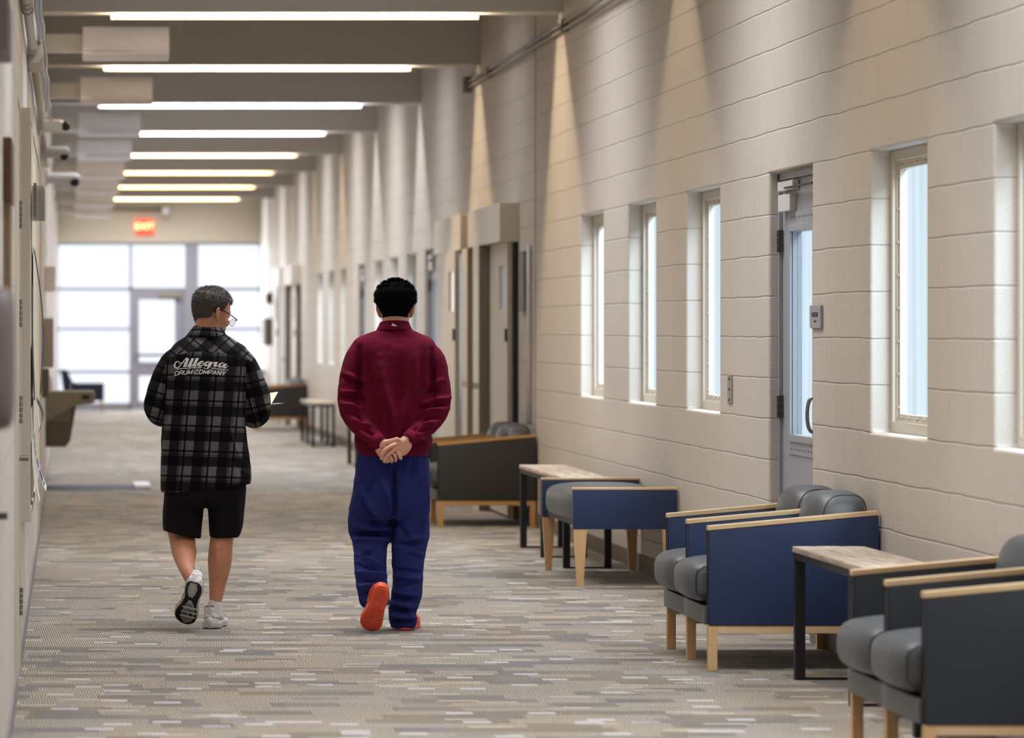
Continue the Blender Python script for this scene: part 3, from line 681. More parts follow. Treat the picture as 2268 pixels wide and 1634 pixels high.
# ================================================================ furniture
M['wood_far'] = wood_mat('amber_oak', (196, 150, 92), (160, 112, 60), 'X', 1.2, .5)
def settee(Y0, arm_m, seat_m, label, wood='oak', seats=2, pitch=.61, Xf=2.737):
    """ganged seating: arms at Y0 + k*pitch (Y0 = nearest), facing the corridor"""
    e = empty('settee', (3.1, Y0+pitch*seats/2, 0)); tag(e, label, 'settee', 'settees along the right wall')
    Xb = XR-.012
    def armtop(x): return .600+(x-Xf)/(Xb-Xf)*.066
    leg_m = 'oakz' if wood == 'oak' else 'wood_far'
    for k in range(seats+1):
        y = Y0+k*pitch; a0, a1 = y-.024, y+.024
        bm = bmesh.new(); prism(bm, [(Xf+.004, .195), (Xb, .195), (Xb, armtop(Xb)), (Xf+.004, armtop(Xf))], 'Y', a0, a1, .006)
        ap = obj('arm_panel', bm, arm_m, e, ang=50)
        bm = bmesh.new(); prism(bm, [(Xf, armtop(Xf)+.001), (Xb, armtop(Xb)+.001), (Xb, armtop(Xb)+.021), (Xf, armtop(Xf)+.021)], 'Y', a0-.002, a1+.002, .003)
        obj('armrest', bm, wood, ap)
        bm = bmesh.new(); cyl(bm, (Xf+.003, a0, .2), (Xf+.003, a0, armtop(Xf)), .0025, 6); cyl(bm, (Xf+.003, a1, .2), (Xf+.003, a1, armtop(Xf)), .0025, 6)
        obj('piping', bm, 'vseam', ap)
        bm = bmesh.new(); box(bm, Xf+.04, a0+.006, .160, Xb-.02, a1-.006, .1945, .002, 1); obj('rail', bm, wood, e)
        for x in (Xf+.001, Xb-.045):
            bm = bmesh.new(); box(bm, x, y-.019, 0, x+.04, y+.019, .1945, .002, 1); obj('leg', bm, leg_m, e)
    for k in range(seats):
        ya, yb = Y0+k*pitch+.025, Y0+(k+1)*pitch-.025; yc = (ya+yb)/2; hw = (yb-ya)/2
        bm = bmesh.new(); box(bm, Xf+.004, ya, .197, Xb-.06, yb, .275, .004); box(bm, Xf-.012, ya-.024, .197, Xf+.0035, yb+.024, .277, .003); obj('seat_base', bm, seat_m, e, ang=40)
        def sf(q):
            z = q.z+(.13*max(0, 1-q.y**2)*max(0, 1-q.x**2) if q.z > 0 else 0)
            k_ = max(0., min(1., (-q.x-.72)/.12)); k_ = k_*k_*(3-2*k_)
            return Vector((q.x-.05*(1-q.z**2)*(q.x < 0), q.y*(1+.085*k_), z))
        bm = bmesh.new(); puff(bm, (Xf+.245, yc, .374), (.31, hw, .096), 4.5, 11, sf)
        s = obj('seat_cushion', bm, seat_m, e, smooth=True)
        bm = bmesh.new(); pts = []
        for i in range(33):
            a = 2*PI*i/32; c, sn = math.cos(a), math.sin(a); r = (abs(c)**5+abs(sn)**5)**(-1/5)
            pts.append(Vector((Xf+.245+.288*c*r, ya+.012, .374+.080*sn*r)))
        tube(bm, pts, [.0028]*33, (0, 1, 0), 6, cap=False); obj('piping', bm, 'vseam', s)
        def bf(q): return Vector((q.x-.16*(1-q.y**2)*(q.x < 0)*(1-q.z**2*.5)+.16*q.z, q.y*(1-.04*(q.z > .5)), q.z+.05*(1-q.y**2)*(q.z > 0)))
        bm = bmesh.new(); puff(bm, (Xb-.14, yc, .600), (.115, hw-.004, .155), 3.4, 11, bf)
        bc = obj('back_cushion', bm, seat_m, e, smooth=True)
        bm = bmesh.new(); pts = []
        for i in range(33):
            a = 2*PI*i/32; c, sn = math.cos(a), math.sin(a); r = (abs(c)**3.4+abs(sn)**3.4)**(-1/3.4)
            q = bf(Vector((.82*c*r, 0.98, .97*sn*r))); pts.append(Vector((Xb-.14+.115*q.x, yc-(hw-.028), .600+.155*q.z)))
        tube(bm, pts, [.0028]*33, (0, 1, 0), 6, cap=False); obj('piping', bm, 'vseam', bc)
        bm = bmesh.new(); box(bm, Xb-.05, ya, .2, Xb-.002, yb, .64, .008); obj('backrest', bm, arm_m, e)
    return e
settee(17.86, 'vblue', 'vgrey', 'navy-sided two-seat settee with grey cushions and oak armrests, below the recessed grey door')
settee(13.36, 'vslate', 'vgrey', 'dark slate two-seat settee with grey cushions cut off by the right picture edge')
settee(30.92, 'vchar', 'vgrey', 'charcoal settee with amber oak armrests standing right behind the man in maroon', 'wood_far', 2)
settee(60.6, 'vchar', 'vgrey', 'charcoal settee far down the corridor, seen past the plaid shirt', 'wood_far', 2)
def bench_table(Y0, Y1, label, X0=3.03, X1=3.325, mid=True):
    e = empty('side_table', ((X0+X1)/2, (Y0+Y1)/2, 0)); tag(e, label, 'table', 'black-framed plank side tables')
    L = .028
    fr = bmesh.new()
    for x in (X0, X1-L): box(fr, x, Y0, .502, x+L, Y1, .530)
    for y in (Y0, Y1-L): box(fr, X0+L, y, .502, X1-L, y+L, .530)
    obj('frame', fr, 'black', e)
    ys = [Y0, Y1-.045]+([(Y0+Y1)/2-.02] if mid else [])
    for y in ys:
        for x in (X0, X1-.042):
            obj('leg', BX(x, y, 0, x+.042, y+.045, .502), 'black', e)
        obj('floor_rail', BX(X0+.042, y+.01, .0, X1-.042, y+.035, .010), 'black', e)
    w = (X1-X0+.01)/3
    for k in range(3):
        bm = bmesh.new(); box(bm, X0-.005+k*w+.001, Y0-.008, .531, X0-.005+(k+1)*w-.002, Y1+.008+(.012 if k == 1 else 0), .556, .004)
        obj('plank', bm, 'plank', e, ang=40)
    return e
bench_table(14.92, 17.42, 'weathered plank table with black legs between the navy settee and the slate settee')
bench_table(25.52, 27.98, 'weathered plank table with black legs between the bench and the charcoal settee')
bench_table(42.9, 45.3, 'black-legged table mostly hidden behind the man in maroon')
bench_table(52.0, 54.4, 'black-legged table with pale top, farthest down the right wall')
# backless bench with blue side panels
def bench(Y0, Y1, Xf=2.875):
    e = empty('bench', (3.18, (Y0+Y1)/2, 0)); tag(e, 'backless bench with blue vinyl sides, grey domed seat and tapered oak legs', 'bench')
    Xb = XR-.01
    for k, (a0, a1) in enumerate(((Y0, Y0+.05), (Y1-.05, Y1))):
        bm = bmesh.new(); box(bm, Xf, a0, .324, Xb, a1, .548, .006); ap = obj('side_panel', bm, 'vblue', e, ang=50)
        bm = bmesh.new(); box(bm, Xf-.003, a0-.002, .549, Xb, a1+.002, .563, .003); obj('armrest', bm, 'oak', ap)
        for x, s in ((Xf+.005, 1), (Xb-.085, -1)):
            bm = bmesh.new()
            t0, t1 = (x, x+.075); b0, b1 = (x+.018, x+.055) if s > 0 else (x+.022, x+.06)
            v = [bm.verts.new(p) for p in ((b0, a0+.008, 0), (b1, a0+.008, 0), (b1, a1-.010, 0), (b0, a1-.010, 0), (t0, a0+.003, .3235), (t1, a0+.003, .3235), (t1, a1-.003, .3235), (t0, a1-.003, .3235))]
            for q in ((0,3,2,1),(4,5,6,7),(0,1,5,4),(1,2,6,5),(2,3,7,6),(3,0,4,7)): bm.faces.new([v[i] for i in q])
            obj('leg', bm, 'oakz', e)
    yc, hw = (Y0+Y1)/2, (Y1-Y0)/2-.052
    bm = bmesh.new(); puff(bm, ((Xf+Xb)/2-.01, yc, .440), ((Xb-Xf)/2-.005, hw, .092), 5, 12, lambda q: Vector((q.x-.06*(1-q.z**2)*(q.x < 0)*(1-q.y**2), q.y, q.z+(.30*max(0, 1-q.y**2)*max(0, 1-q.x**4) if q.z > 0 else 0))))
    obj('seat', bm, 'vgrey', e, smooth=True)
    obj('seat_base', BX(Xf+.03, Y0+.052, .335, Xb-.02, Y1-.052, .37), 'vchar', e)
bench(23.75, 25.36)
# armchairs by the glazed end wall
def armchair(x, y, s, label):
    e = empty('armchair', (x, y, 0)); tag(e, label, 'armchair', 'dark armchairs by the glazed end wall')
    def q(x0, y0, z0, x1, y1, z1, b=.02):
        xs = sorted((x+s*x0, x+s*x1)); bm = bmesh.new(); box(bm, xs[0], y+y0, z0, xs[1], y+y1, z1, b); return bm
    for yy in (-.34, .26): obj('arm', q(-.30, yy, .22, .36, yy+.08, .52), 'navy', e)
    bm = bmesh.new()
    pr = [(x+s*-.42, .76), (x+s*-.30, .76), (x+s*-.18, .50), (x+s*-.18, .2), (x+s*-.34, .2)]
    prism(bm, pr if s > 0 else pr[::-1], 'Y', y-.34, y+.34, .015); obj('backrest', bm, 'navy', e)
    obj('seat', q(-.2, -.26, .2, .36, .26, .42), 'navy', e)
    for xx in (-.28, .30):
        for yy in (-.3, .26): obj('leg', q(xx, yy, 0, xx+.035, yy+.035, .21, .004), 'oakz', e)
armchair(.27, 74.2, 1, 'dark navy armchair at the left end of the glazed wall')
armchair(3.02, 73.4, -1, 'dark armchair at the right end of the glazed wall, beyond the plaid shirt')
# ================================================================ people
def skin_mat(name, col):
    m = mat(name, col, .5, noise_amt=.07, noise_scale=45, bump=.25, bump_scale=260, spec=.4, sss=.12); return m
M['skin_a'] = skin_mat('skin_tan', (200, 142, 114))
M['skin_b'] = skin_mat('skin_light_brown', (222, 170, 148))
def cloth_mat(name, col, col2=None, weave=900, bump=.35, rough=.9, sheen=.3, amt=.12, ns=260):
    return mat(name, col, rough, noise_amt=amt, noise_scale=ns, bump=bump, bump_scale=weave, spec=.2, sheen=sheen)
M['maroon'] = cloth_mat('maroon_fleece', (104, 5, 42), sheen=.0, amt=.10)
M['maroon_rib'] = cloth_mat('maroon_rib_knit', (114, 9, 50), sheen=.0)
M['pants'] = cloth_mat('navy_sweatpants', (40, 47, 112), sheen=.0, amt=.06)
M['shorts'] = cloth_mat('black_shorts', (17, 15, 19), sheen=.0, amt=.05)
M['hair_black'] = mat('black_hair', (7, 6, 7), .8, noise_amt=.1, noise_scale=300, spec=.08)
M['hair_grey'] = mat('salt_and_pepper_hair', (84, 76, 70), .6, noise_amt=.42, noise_scale=260, aniso=(1, 1, .25))
M['hair_grey2'] = mat('grey_hair_strand', (104, 96, 88), .5, noise_amt=.4, noise_scale=500)
M['hair_dark2'] = mat('dark_hair_strand', (44, 38, 34), .5, noise_amt=.3, noise_scale=500)
M['eye'] = mat('eye_white', (225, 220, 214), .2, noise_amt=.01)
M['iris'] = mat('iris_dark', (50, 36, 28), .2)
M['shoe_white'] = mat('white_leather', (222, 220, 220), .45, noise_amt=.03, noise_scale=80, bump=.1, bump_scale=500)
M['shoe_grey'] = mat('sole_grey_rubber', (176, 172, 168), .5, noise_amt=.05)
M['shoe_navy'] = mat('navy_trim', (22, 30, 70), .45)
M['sole_black'] = mat('black_rubber', (10, 11, 22), .45, noise_amt=.05)
M['sock'] = cloth_mat('white_sock', (228, 226, 228))
M['croc'] = mat('coral_foam', (236, 96, 66), .5, noise_amt=.04, noise_scale=50)
M['logo'] = mat('white_print', (242, 240, 240), .7, noise_amt=.03)
M['glass_frame'] = mat('black_glasses_frame', (14, 14, 24), .3)
M['clip'] = mat('silver_pen', (150, 150, 155), .3, .7)

def to_mesh(bm):
    me = bpy.data.meshes.new('tmp'); bmesh.ops.recalc_face_normals(bm, faces=bm.faces[:]); bm.to_mesh(me); bm.free(); return me
def fuse(bm, voxel, smooth=4, factor=.5):
    me = to_mesh(bm); o = bpy.data.objects.new('tmp', me); C.objects.link(o)
    r = o.modifiers.new('r', 'REMESH'); r.mode = 'VOXEL'; r.voxel_size = voxel; r.adaptivity = 0.
    if smooth:
        s = o.modifiers.new('s', 'SMOOTH'); s.iterations = smooth; s.factor = factor
    dg = bpy.context.evaluated_depsgraph_get(); out = bpy.data.meshes.new_from_object(o.evaluated_get(dg))
    bpy.data.objects.remove(o); bpy.data.meshes.remove(me); return out
def coords(me):
    n = len(me.vertices); co = np.empty(n*3, 'f'); me.vertices.foreach_get('co', co)
    no = np.empty(n*3, 'f'); me.vertex_normals.foreach_get('vector', no)
    return co.reshape(-1, 3).astype('d'), no.reshape(-1, 3).astype('d')
def setco(me, co): me.vertices.foreach_set('co', co.astype('f').ravel()); me.update()
def to_px(co): return np.stack([VX+F*co[:, 0]/co[:, 1], VY-F*(co[:, 2]-EYE)/co[:, 1]], 1)
def sculpt(me, folds, Y0, facing=True, wob=0., wscale=9.):
    """cloth folds: each (x1,y1,x2,y2,width,height) is a ridge (or, negative, a furrow) running over the back of the garment"""
    co, no = coords(me); px = to_px(co); d = np.zeros(len(co))
    back = np.clip(-no[:, 1]*1.6+.25, 0, 1) if facing else 1.
    for (x1, y1, x2, y2, w, h) in folds:
        a = np.array([x1, y1], 'd'); b = np.array([x2, y2], 'd'); ab = b-a; L2 = ab @ ab
        t = np.clip(((px-a) @ ab)/L2, 0, 1); q = a+t[:, None]*ab
        dist = np.hypot(*(px-q).T); taper = np.sin(np.clip(t, .04, .96)*PI)**.5
        d += h*.001*np.exp(-(dist/w)**2)*taper*back
    if wob:
        P3 = co*wscale
        d += wob*np.array([noise.noise(Vector((p[0]*1.0, p[1], p[2]*.55)))+.5*noise.noise(Vector(p*2.3)) for p in P3])
    setco(me, co+no*d[:, None])
def loft(bm, rings, Y0, n=40):
    """rings: (py, x_left, x_right, depth_back, depth_front, dy, tilt) in photo pixels / metres"""
    R = []
    for (py, xl, xr, db, df, dy, tilt) in rings:
        c = P((xl+xr)/2, py, Y0+dy); hw = (xr-xl)/2*(Y0+dy)/F; ring = []
        for k in range(n):
            a = 2*PI*k/n; ca, sa = math.cos(a), math.sin(a)
            ca = math.copysign(abs(ca)**.88, ca); sa = math.copysign(abs(sa)**.88, sa)
            x = hw*ca; y = (df if sa > 0 else db)*sa
            ring.append(bm.verts.new((c.x+x, c.y+y, c.z-tilt*x)))
        R.append(ring)
    for A, B in zip(R, R[1:]):
        for k in range(n): bm.faces.new((A[k], A[(k+1) % n], B[(k+1) % n], B[k]))
    bm.faces.new(R[0][::-1]); bm.faces.new(R[-1])
def refine(rings, m=4):
    out = []
    for i in range(len(rings)-1):
        a, b = np.array(rings[i], 'd'), np.array(rings[i+1], 'd')
        p = np.array(rings[max(0, i-1)], 'd'); q = np.array(rings[min(len(rings)-1, i+2)], 'd')
        for k in range(m):
            t = k/m
            out.append(tuple(.5*((2*a)+(b-p)*t+(2*p-5*a+4*b-q)*t*t+(3*a-p-3*b+q)*t**3)))
    out.append(tuple(rings[-1])); return out
def limb(bm, pts, Y0, ref=(1, 0, 0), m=4, n=20):
    """pts: (px, py, dy, radius or (ra, rb))"""
    P3 = [P(a, b, Y0+c) for a, b, c, r in pts]
    rr = [(r, r) if isinstance(r, (int, float)) else r for *_, r in pts]
    c = catmull(P3, m); k = len(pts)-1
    R = []
    for i in range(len(c)):
        t = i/m; j = min(int(t), k-1); f = t-j
        R.append((rr[j][0]*(1-f)+rr[j+1][0]*f, rr[j][1]*(1-f)+rr[j+1][1]*f))
    tube(bm, c, R, ref, n)
# ---------------------------------------------------------------- heads
HEAD = [(-.118, .020, .075, .030), (-.108, .036, .088, .005), (-.090, .050, .093, -.025), (-.06, .062, .091, -.055), (-.03, .068, .090, -.072),
        (0, .073, .091, -.086), (.03, .0755, .092, -.094), (.06, .075, .088, -.095), (.085, .068, .076, -.084), (.103, .052, .056, -.064), (.114, .030, .030, -.040), (.118, .010, .008, -.014)]
def head_point(z, a, grow=0.):
    zs = [h[0] for h in HEAD]; w = np.interp(z, zs, [h[1] for h in HEAD]); f = np.interp(z, zs, [h[2] for h in HEAD]); b = np.interp(z, zs, [h[3] for h in HEAD])
    ca, sa = math.cos(a), math.sin(a)
    yc = (f+b)/2; hy = (f-b)/2
    return Vector((w*math.copysign(abs(ca)**.92, ca), yc+hy*math.copysign(abs(sa)**.92, sa), z))
def head(bm, MH):
    n = 36; R = []
    zz = list(np.linspace(-.118, .118, 34))
    for z in zz: R.append([bm.verts.new(MH @ head_point(z, 2*PI*k/n)) for k in range(n)])
    for A, B in zip(R, R[1:]):
        for k in range(n): bm.faces.new((A[k], A[(k+1) % n], B[(k+1) % n], B[k]))
    bm.faces.new(R[0][::-1]); bm.faces.new(R[-1])
    T = lambda *p: MH @ Vector(p)
    X = MH.to_3x3() @ Vector((1, 0, 0))
    tube(bm, [T(0, .082, .022), T(0, .096, .004), T(0, .108, -.014), T(0, .102, -.026)], [.007, .009, .012, .009], X, 12)
    for s in (-1, 1):
        tube(bm, [T(s*.008, .094, -.020), T(s*.014, .096, -.022)], [.007, .006], (0, 0, 1), 10)
        tube(bm, [T(s*.012, .088, .030), T(s*.034, .083, .036), T(s*.052, .068, .030)], [.006, .007, .005], (0, 0, 1), 10)
        tube(bm, [T(s*.032, .080, .014), T(s*.032, .083, .016)], [.010, .009], (0, 0, 1), 10)
        tube(bm, [T(s*.045, .06, -.012), T(s*.05, .05, -.02)], [.016, .016], (0, 0, 1), 10)
        # ear: helix ring, lobe and a thin bowl
        E = [(s*.073, -.004, .026), (s*.084, -.018, .031), (s*.090, -.030, .018), (s*.088, -.028, -.004), (s*.080, -.016, -.024), (s*.073, -.004, -.030)]
        tube(bm, [T(*e) for e in E], [.0045, .005, .0055, .005, .0055, .006], X, 10)
        tube(bm, [T(s*.074, -.008, .022), T(s*.080, -.016, .012), T(s*.080, -.016, -.004), T(s*.075, -.008, -.020)], [(.006, .014), (.006, .016), (.006, .014), (.005, .009)], X, 10)
    tube(bm, [T(-.022, .088, -.050), T(0, .095, -.048), T(.022, .088, -.050)], [.004, .0055, .004], (0, 0, 1), 10)
    tube(bm, [T(-.018, .087, -.059), T(0, .094, -.060), T(.018, .087, -.059)], [.004, .006, .004], (0, 0, 1), 10)
    tube(bm, [T(-.008, .084, -.092), T(.008, .084, -.092)], [.014, .014], (0, 0, 1), 10)
def eyes(parent, MH):
    for s in (-1, 1):
        bm = bmesh.new(); c = MH @ Vector((s*.031, .0775, .013)); puff(bm, c, (.0115, .0115, .0115), 2, 5); e = obj('eye', bm, 'eye', parent, smooth=True)
        bm = bmesh.new(); c = MH @ Vector((s*.031, .087, .013)); puff(bm, c, (.005, .005, .005), 2, 3); obj('iris', bm, 'iris', e, smooth=True)
def hair(parent, MH, thick, hairline, m, strand, nstr, seed, slen, swid=.0009, lift=.5, spikes=None, flow=Vector((0, -.3, -1))):
    """scalp volume whose thickness is thick(x,y,z) in head space, fading at the hairline, plus many short strands"""
    rnd = random.Random(seed); n = 88; zz = [.1178*math.sin(t) for t in np.linspace(-1.0, PI/2*.985, 66)]
    def surf(z, a):
        p = head_point(z, a); e = 1e-3
        q = head_point(z, a+e)-p; z2 = min(z+.002, .1179); r = head_point(z2, a)-head_point(z2-.004, a)
        nn_ = q.cross(r); nn_.normalize()
        if nn_.dot(p-Vector((0, 0, .0))) < 0: nn_ = -nn_
        if z > .112: nn_ = (nn_*.3+Vector((0, 0, 1))).normalized()
        return p, nn_
    bm = bmesh.new(); G = []
    for z in zz:
        row = []
        for k in range(n):
            p, no_ = surf(z, 2*PI*k/n); mk = hairline(p)
            t = thick(p)*min(1, max(0, mk))**.6-(.004 if mk <= 0 else 0)
            q = p+no_*(t+.0012*noise.noise(p*120)*min(1, max(0, mk)))
            row.append((bm.verts.new(MH @ q), mk, p, no_, t))
        G.append(row)
    for A, B in zip(G, G[1:]):
        for k in range(n):
            f = (A[k], A[(k+1) % n], B[(k+1) % n], B[k])
            if max(v[1] for v in f) > 0: bm.faces.new([v[0] for v in f])
    top = [v for v in G[-1]]; bm.faces.new([v[0] for v in top])
    bmesh.ops.delete(bm, geom=[v for v in bm.verts if not v.link_faces], context='VERTS')
    h = obj('hair', bm, m, parent, smooth=True)
    R3 = MH.to_3x3(); bms = bmesh.new()
    cand = [c for row in G for c in row if c[1] > .04]
    for i in range(nstr):
        c = rnd.choice(cand); p, no_, t = c[2], c[3], c[4]
        root = p+no_*(t-.002)+Vector((rnd.gauss(0, .0018), rnd.gauss(0, .0018), rnd.gauss(0, .0018)))
        L = slen(p)*rnd.uniform(.6, 1.25)
        fl = flow(p) if callable(flow) else flow
        d = (no_*lift+(fl-no_*fl.dot(no_))*(1-lift)+Vector((rnd.gauss(0, .18), rnd.gauss(0, .18), rnd.gauss(0, .18)))).normalized()
        sd = d.cross(Vector((rnd.uniform(-1, 1), rnd.uniform(-1, 1), rnd.uniform(-1, 1)))).normalized()*swid
        mid = root+d*L*.5; tip = mid+(d+fl*.25).normalized()*L*.5
        V = [bms.verts.new(MH @ v) for v in (root-sd, root+sd, mid+sd*.7, mid-sd*.7, tip)]
        f1 = bms.faces.new(V[:4]); f2 = bms.faces.new((V[3], V[2], V[4])); mi = rnd.randrange(len(strand)); f1.material_index = f2.material_index = mi
    for (x, y, z, dx, dy, dz, L) in (spikes or []):
        root = Vector((x, y, z)); d = Vector((dx, dy, dz)).normalized(); sd = d.cross(Vector((.3, 1, .2))).normalized()*.0016
        mid = root+d*L*.55; tip = root+d*L+Vector((rnd.gauss(0, .003), 0, rnd.gauss(0, .003)))
        V = [bms.verts.new(MH @ v) for v in (root-sd, root+sd, mid+sd*.6, mid-sd*.6, tip)]
        f1 = bms.faces.new(V[:4]); f2 = bms.faces.new((V[3], V[2], V[4])); f1.material_index = f2.material_index = len(strand)-1
    s = obj('hair_strand', bms, strand, h); tag(s, kind='stuff')
    return h
def hand(bm, W, f, nrm, s, curl, r=.0085):
    """palm, four unequal bent fingers and a thumb; f fingers, nrm palm side, s thumb side"""
    f = Vector(f).normalized(); nrm = Vector(nrm); nrm = (nrm-f*nrm.dot(f)).normalized(); s = Vector(s); s = (s-f*s.dot(f)-nrm*s.dot(nrm)).normalized()
    tube(bm, [W, W+f*.03, W+f*.065, W+f*.085], [(.028, .019), (.036, .017), (.040, .014), (.038, .011)], s, 16)
    for k, (o, L) in enumerate(((.029, .072), (.010, .080), (-.010, .074), (-.028, .058))):
        p = W+f*(.085-.004*abs(k-1))+s*o; a = 0; pts = [p-f*.012]; 
        for j, q in enumerate((.46, .30, .24)):
            a += curl[k] if isinstance(curl, (list, tuple)) else curl
            d = f*math.cos(a)+nrm*math.sin(a); pts.append(pts[-1]+d*L*q*(1.12 if j == 0 else 1))
        tube(bm, pts, [r, r*.98, r*.9, r*.74], s, 12)
    b = W+f*.022+s*.024
    tube(bm, [b, b+f*.020+s*.022+nrm*.006, b+f*.045+s*.030+nrm*.014, b+f*.066+s*.026+nrm*.022], [.013, .0115, .0100, .0078], nrm, 12)
# ---------------------------------------------------------------- shoes (local: +y toe, +z up, sole bottom at z = 0)
def outline(wf, n=28, L=.29, grow=0., curve=.006):
    l, r = [], []
    for i in range(n+1):
        t = .5-.5*math.cos(PI*i/n); w = float(np.interp(t, [w_[0] for w_ in wf], [w_[1] for w_ in wf]))
        if i in (0, n): w = .004
        c = curve*math.sin(t*2*PI)
        y = -L/2+L*t+(grow if i == n else -grow if i == 0 else 0)
        l.append((c-w-grow, y)); r.append((c+w+grow, y))
    return r+l[::-1]
WF = [(0, .012), (.025, .026), (.08, .038), (.2, .0415), (.4, .033), (.55, .039), (.7, .0525), (.82, .0535), (.92, .044), (.975, .027), (1, .012)]
def xf(bm, MS):
    for v in bm.verts: v.co = MS @ v.co
    return bm
def rocker(bm, k=.9):
    for v in bm.verts:
        if v.co.y > .05: v.co.z += k*(v.co.y-.05)**2
        if v.co.y < -.11: v.co.z += k*(v.co.y+.11)**2
    return bm
def sneaker(parent, MS, side, detail=True):
    e = empty('sneaker', (0, 0, 0)); e.location = MS.translation-wloc(parent); e.parent = parent
    bm = bmesh.new()
    rg = [(-.148, .014, .030, .045), (-.140, .030, .062, .040), (-.118, .038, .072, .043), (-.085, .040, .070, .044), (-.04, .038, .064, .043), (.0, .041, .058, .040), (.04, .048, .050, .034), (.085, .051, .040, .030), (.120, .044, .032, .026), (.142, .024, .018, .020)]
    tube(bm, [(.006*math.sin(PI*(y/.29+.5)*2)*1.0, y, z) for y, w, h, z in rg], [(w, h*.62) for y, w, h, z in rg], (1, 0, 0), 26, power=2.5)
    tube(bm, [(0, -.112, .07), (0, -.112, .092)], [(.034, .026), (.033, .026)], (1, 0, 0), 20)
    tube(bm, [(0, -.06, .07), (0, -.05, .088)], [(.030, .03), (.026, .026)], (1, 0, 0), 20)
    tube(bm, [(0, -.02, .06), (0, .01, .074)], [(.026, .03), (.022, .022)], (1, 0, 0), 16)
    me = fuse(bm, .0035, 5); up_ = me.copy()
    me.transform(MS); obj('upper', me, 'shoe_white', e, smooth=True)
    bv = BVHTree.FromPolygons([v.co.copy() for v in up_.vertices], [tuple(p.vertices) for p in up_.polygons])
    bm = bmesh.new(); prism(bm, outline(WF, grow=.0035), 'Z', .006, .032, .003); rocker(bm); obj('midsole', xf(bm, MS), 'shoe_white', e, ang=50)
    bm = bmesh.new()
    for z in (.014, .023):
        pts = [Vector((x*1.0, y, z)) for x, y in outline(WF, grow=.0045)]
        tube(bm, pts+[pts[0]], [.0012]*(len(pts)+1), (0, 0, 1), 6, cap=False)
    rocker(bm); obj('midsole_line', xf(bm, MS), 'shoe_grey', e)
    bm = bmesh.new(); prism(bm, outline(WF, grow=-.0015), 'Z', -.0005, .0075, .001); rocker(bm); so = obj('outsole', xf(bm, MS), 'sole_black', e)
    bm = bmesh.new()   # pale centre panels of the tread
    heel = [(-.011, -.136), (.011, -.136), (.016, -.10), (.013, -.07), (.006, -.045), (-.006, -.045), (-.013, -.07), (-.016, -.10)]
    prism(bm, [(x*1.45, y) for x, y in heel], 'Z', -.0022, -.0004)
    fore = [(-.006, -.022), (.006, -.022), (.022, .01), (.030, .045), (.031, .08), (.022, .115), (.0, .130), (-.012, .125), (-.024, .10), (-.027, .06), (-.018, .02)]
    prism(bm, [(x*1.12, y) for x, y in fore], 'Z', -.0022, -.0004)
    rocker(bm); obj('tread_panel', xf(bm, MS), 'shoe_grey', e)
    bm = bmesh.new()
    for y, x0, x1 in ((.022, -.042, .030), (.052, -.046, .030), (.082, -.042, .034)): box(bm, min(side*x0, side*x1), y, -.0042, max(side*x0, side*x1), y+.0045, -.0015)
    box(bm, -.006, -.115, -.0040, -.004, -.075, -.002); box(bm, .004, -.115, -.0040, .006, -.075, -.002); box(bm, -.004, -.115, -.0040, .004, -.113, -.002); box(bm, -.004, -.077, -.0040, .004, -.075, -.002)
    rocker(bm); obj('tread_bar', xf(bm, MS), 'shoe_white', e)
    bm = bmesh.new()
    for k in range(15):
        y = .0+k*.0082; hw = float(np.interp(y, [0, .04, .08, .12], [.012, .029, .031, .014])); box(bm, -hw, y, -.0030, hw, y+.0022, -.0020)
    tube(bm, [(side*.014+.007*math.cos(a), .066+.008*math.sin(a), -.004) for a in np.linspace(0, 2*PI, 15)], [.0015]*15, (0, 0, 1), 6, cap=False)
    rocker(bm); obj('tread_groove', xf(bm, MS), 'sole_black', e)
    def line(name, pts, r, mk, parent=e):
        out = []
        for p in catmull(pts, 5):
            h = bv.find_nearest(p)[0]; out.append(h if h is not None else p)
        bm = bmesh.new(); tube(bm, out, [r*.6]+[r]*(len(out)-2)+[r*.6], (.3, .3, 1), 6); obj(name, xf(bm, MS), mk, e, smooth=True)
    line('heel_trim', [(.036, -.07, .040), (.034, -.115, .050), (.018, -.14, .056), (-.018, -.14, .056), (-.034, -.115, .050), (-.036, -.07, .040)], .0018, 'shoe_navy')
    for s in (-1, 1):
        line('swoosh', [(s*.036, -.055, .058), (s*.037, -.03, .043), (s*.040, .0, .040), (s*.038, .035, .055)], .0022, 'shoe_navy')
        line('lace', [(s*.02, .03, .062), (0, .035, .066), (-s*.02, .045, .06)], .002, 'shoe_white')
    bm = bmesh.new(); pts = [(.030*math.cos(a), -.105+.034*math.sin(a)+.010, .098-.012*math.sin(a)) for a in np.linspace(0, 2*PI, 21)]
    tube(bm, pts, [.0045]*21, (0, 0, 1), 8, cap=False); obj('collar_lining', xf(bm, MS), 'shoe_navy', e, smooth=True)
    bm = bmesh.new()
    for x in (-.005, .005): tube(bm, [(x, -.140, .075), (x, -.142, .100), (x, -.136, .118), (x, -.131, .100)], [.0022]*4, (1, 0, 0), 8)
    obj('heel_loop', xf(bm, MS), 'shoe_white', e, smooth=True)
    return e
WC = [(0, .012), (.025, .024), (.08, .036), (.2, .041), (.4, .038), (.55, .044), (.7, .053), (.82, .054), (.92, .044), (.975, .026), (1, .012)]
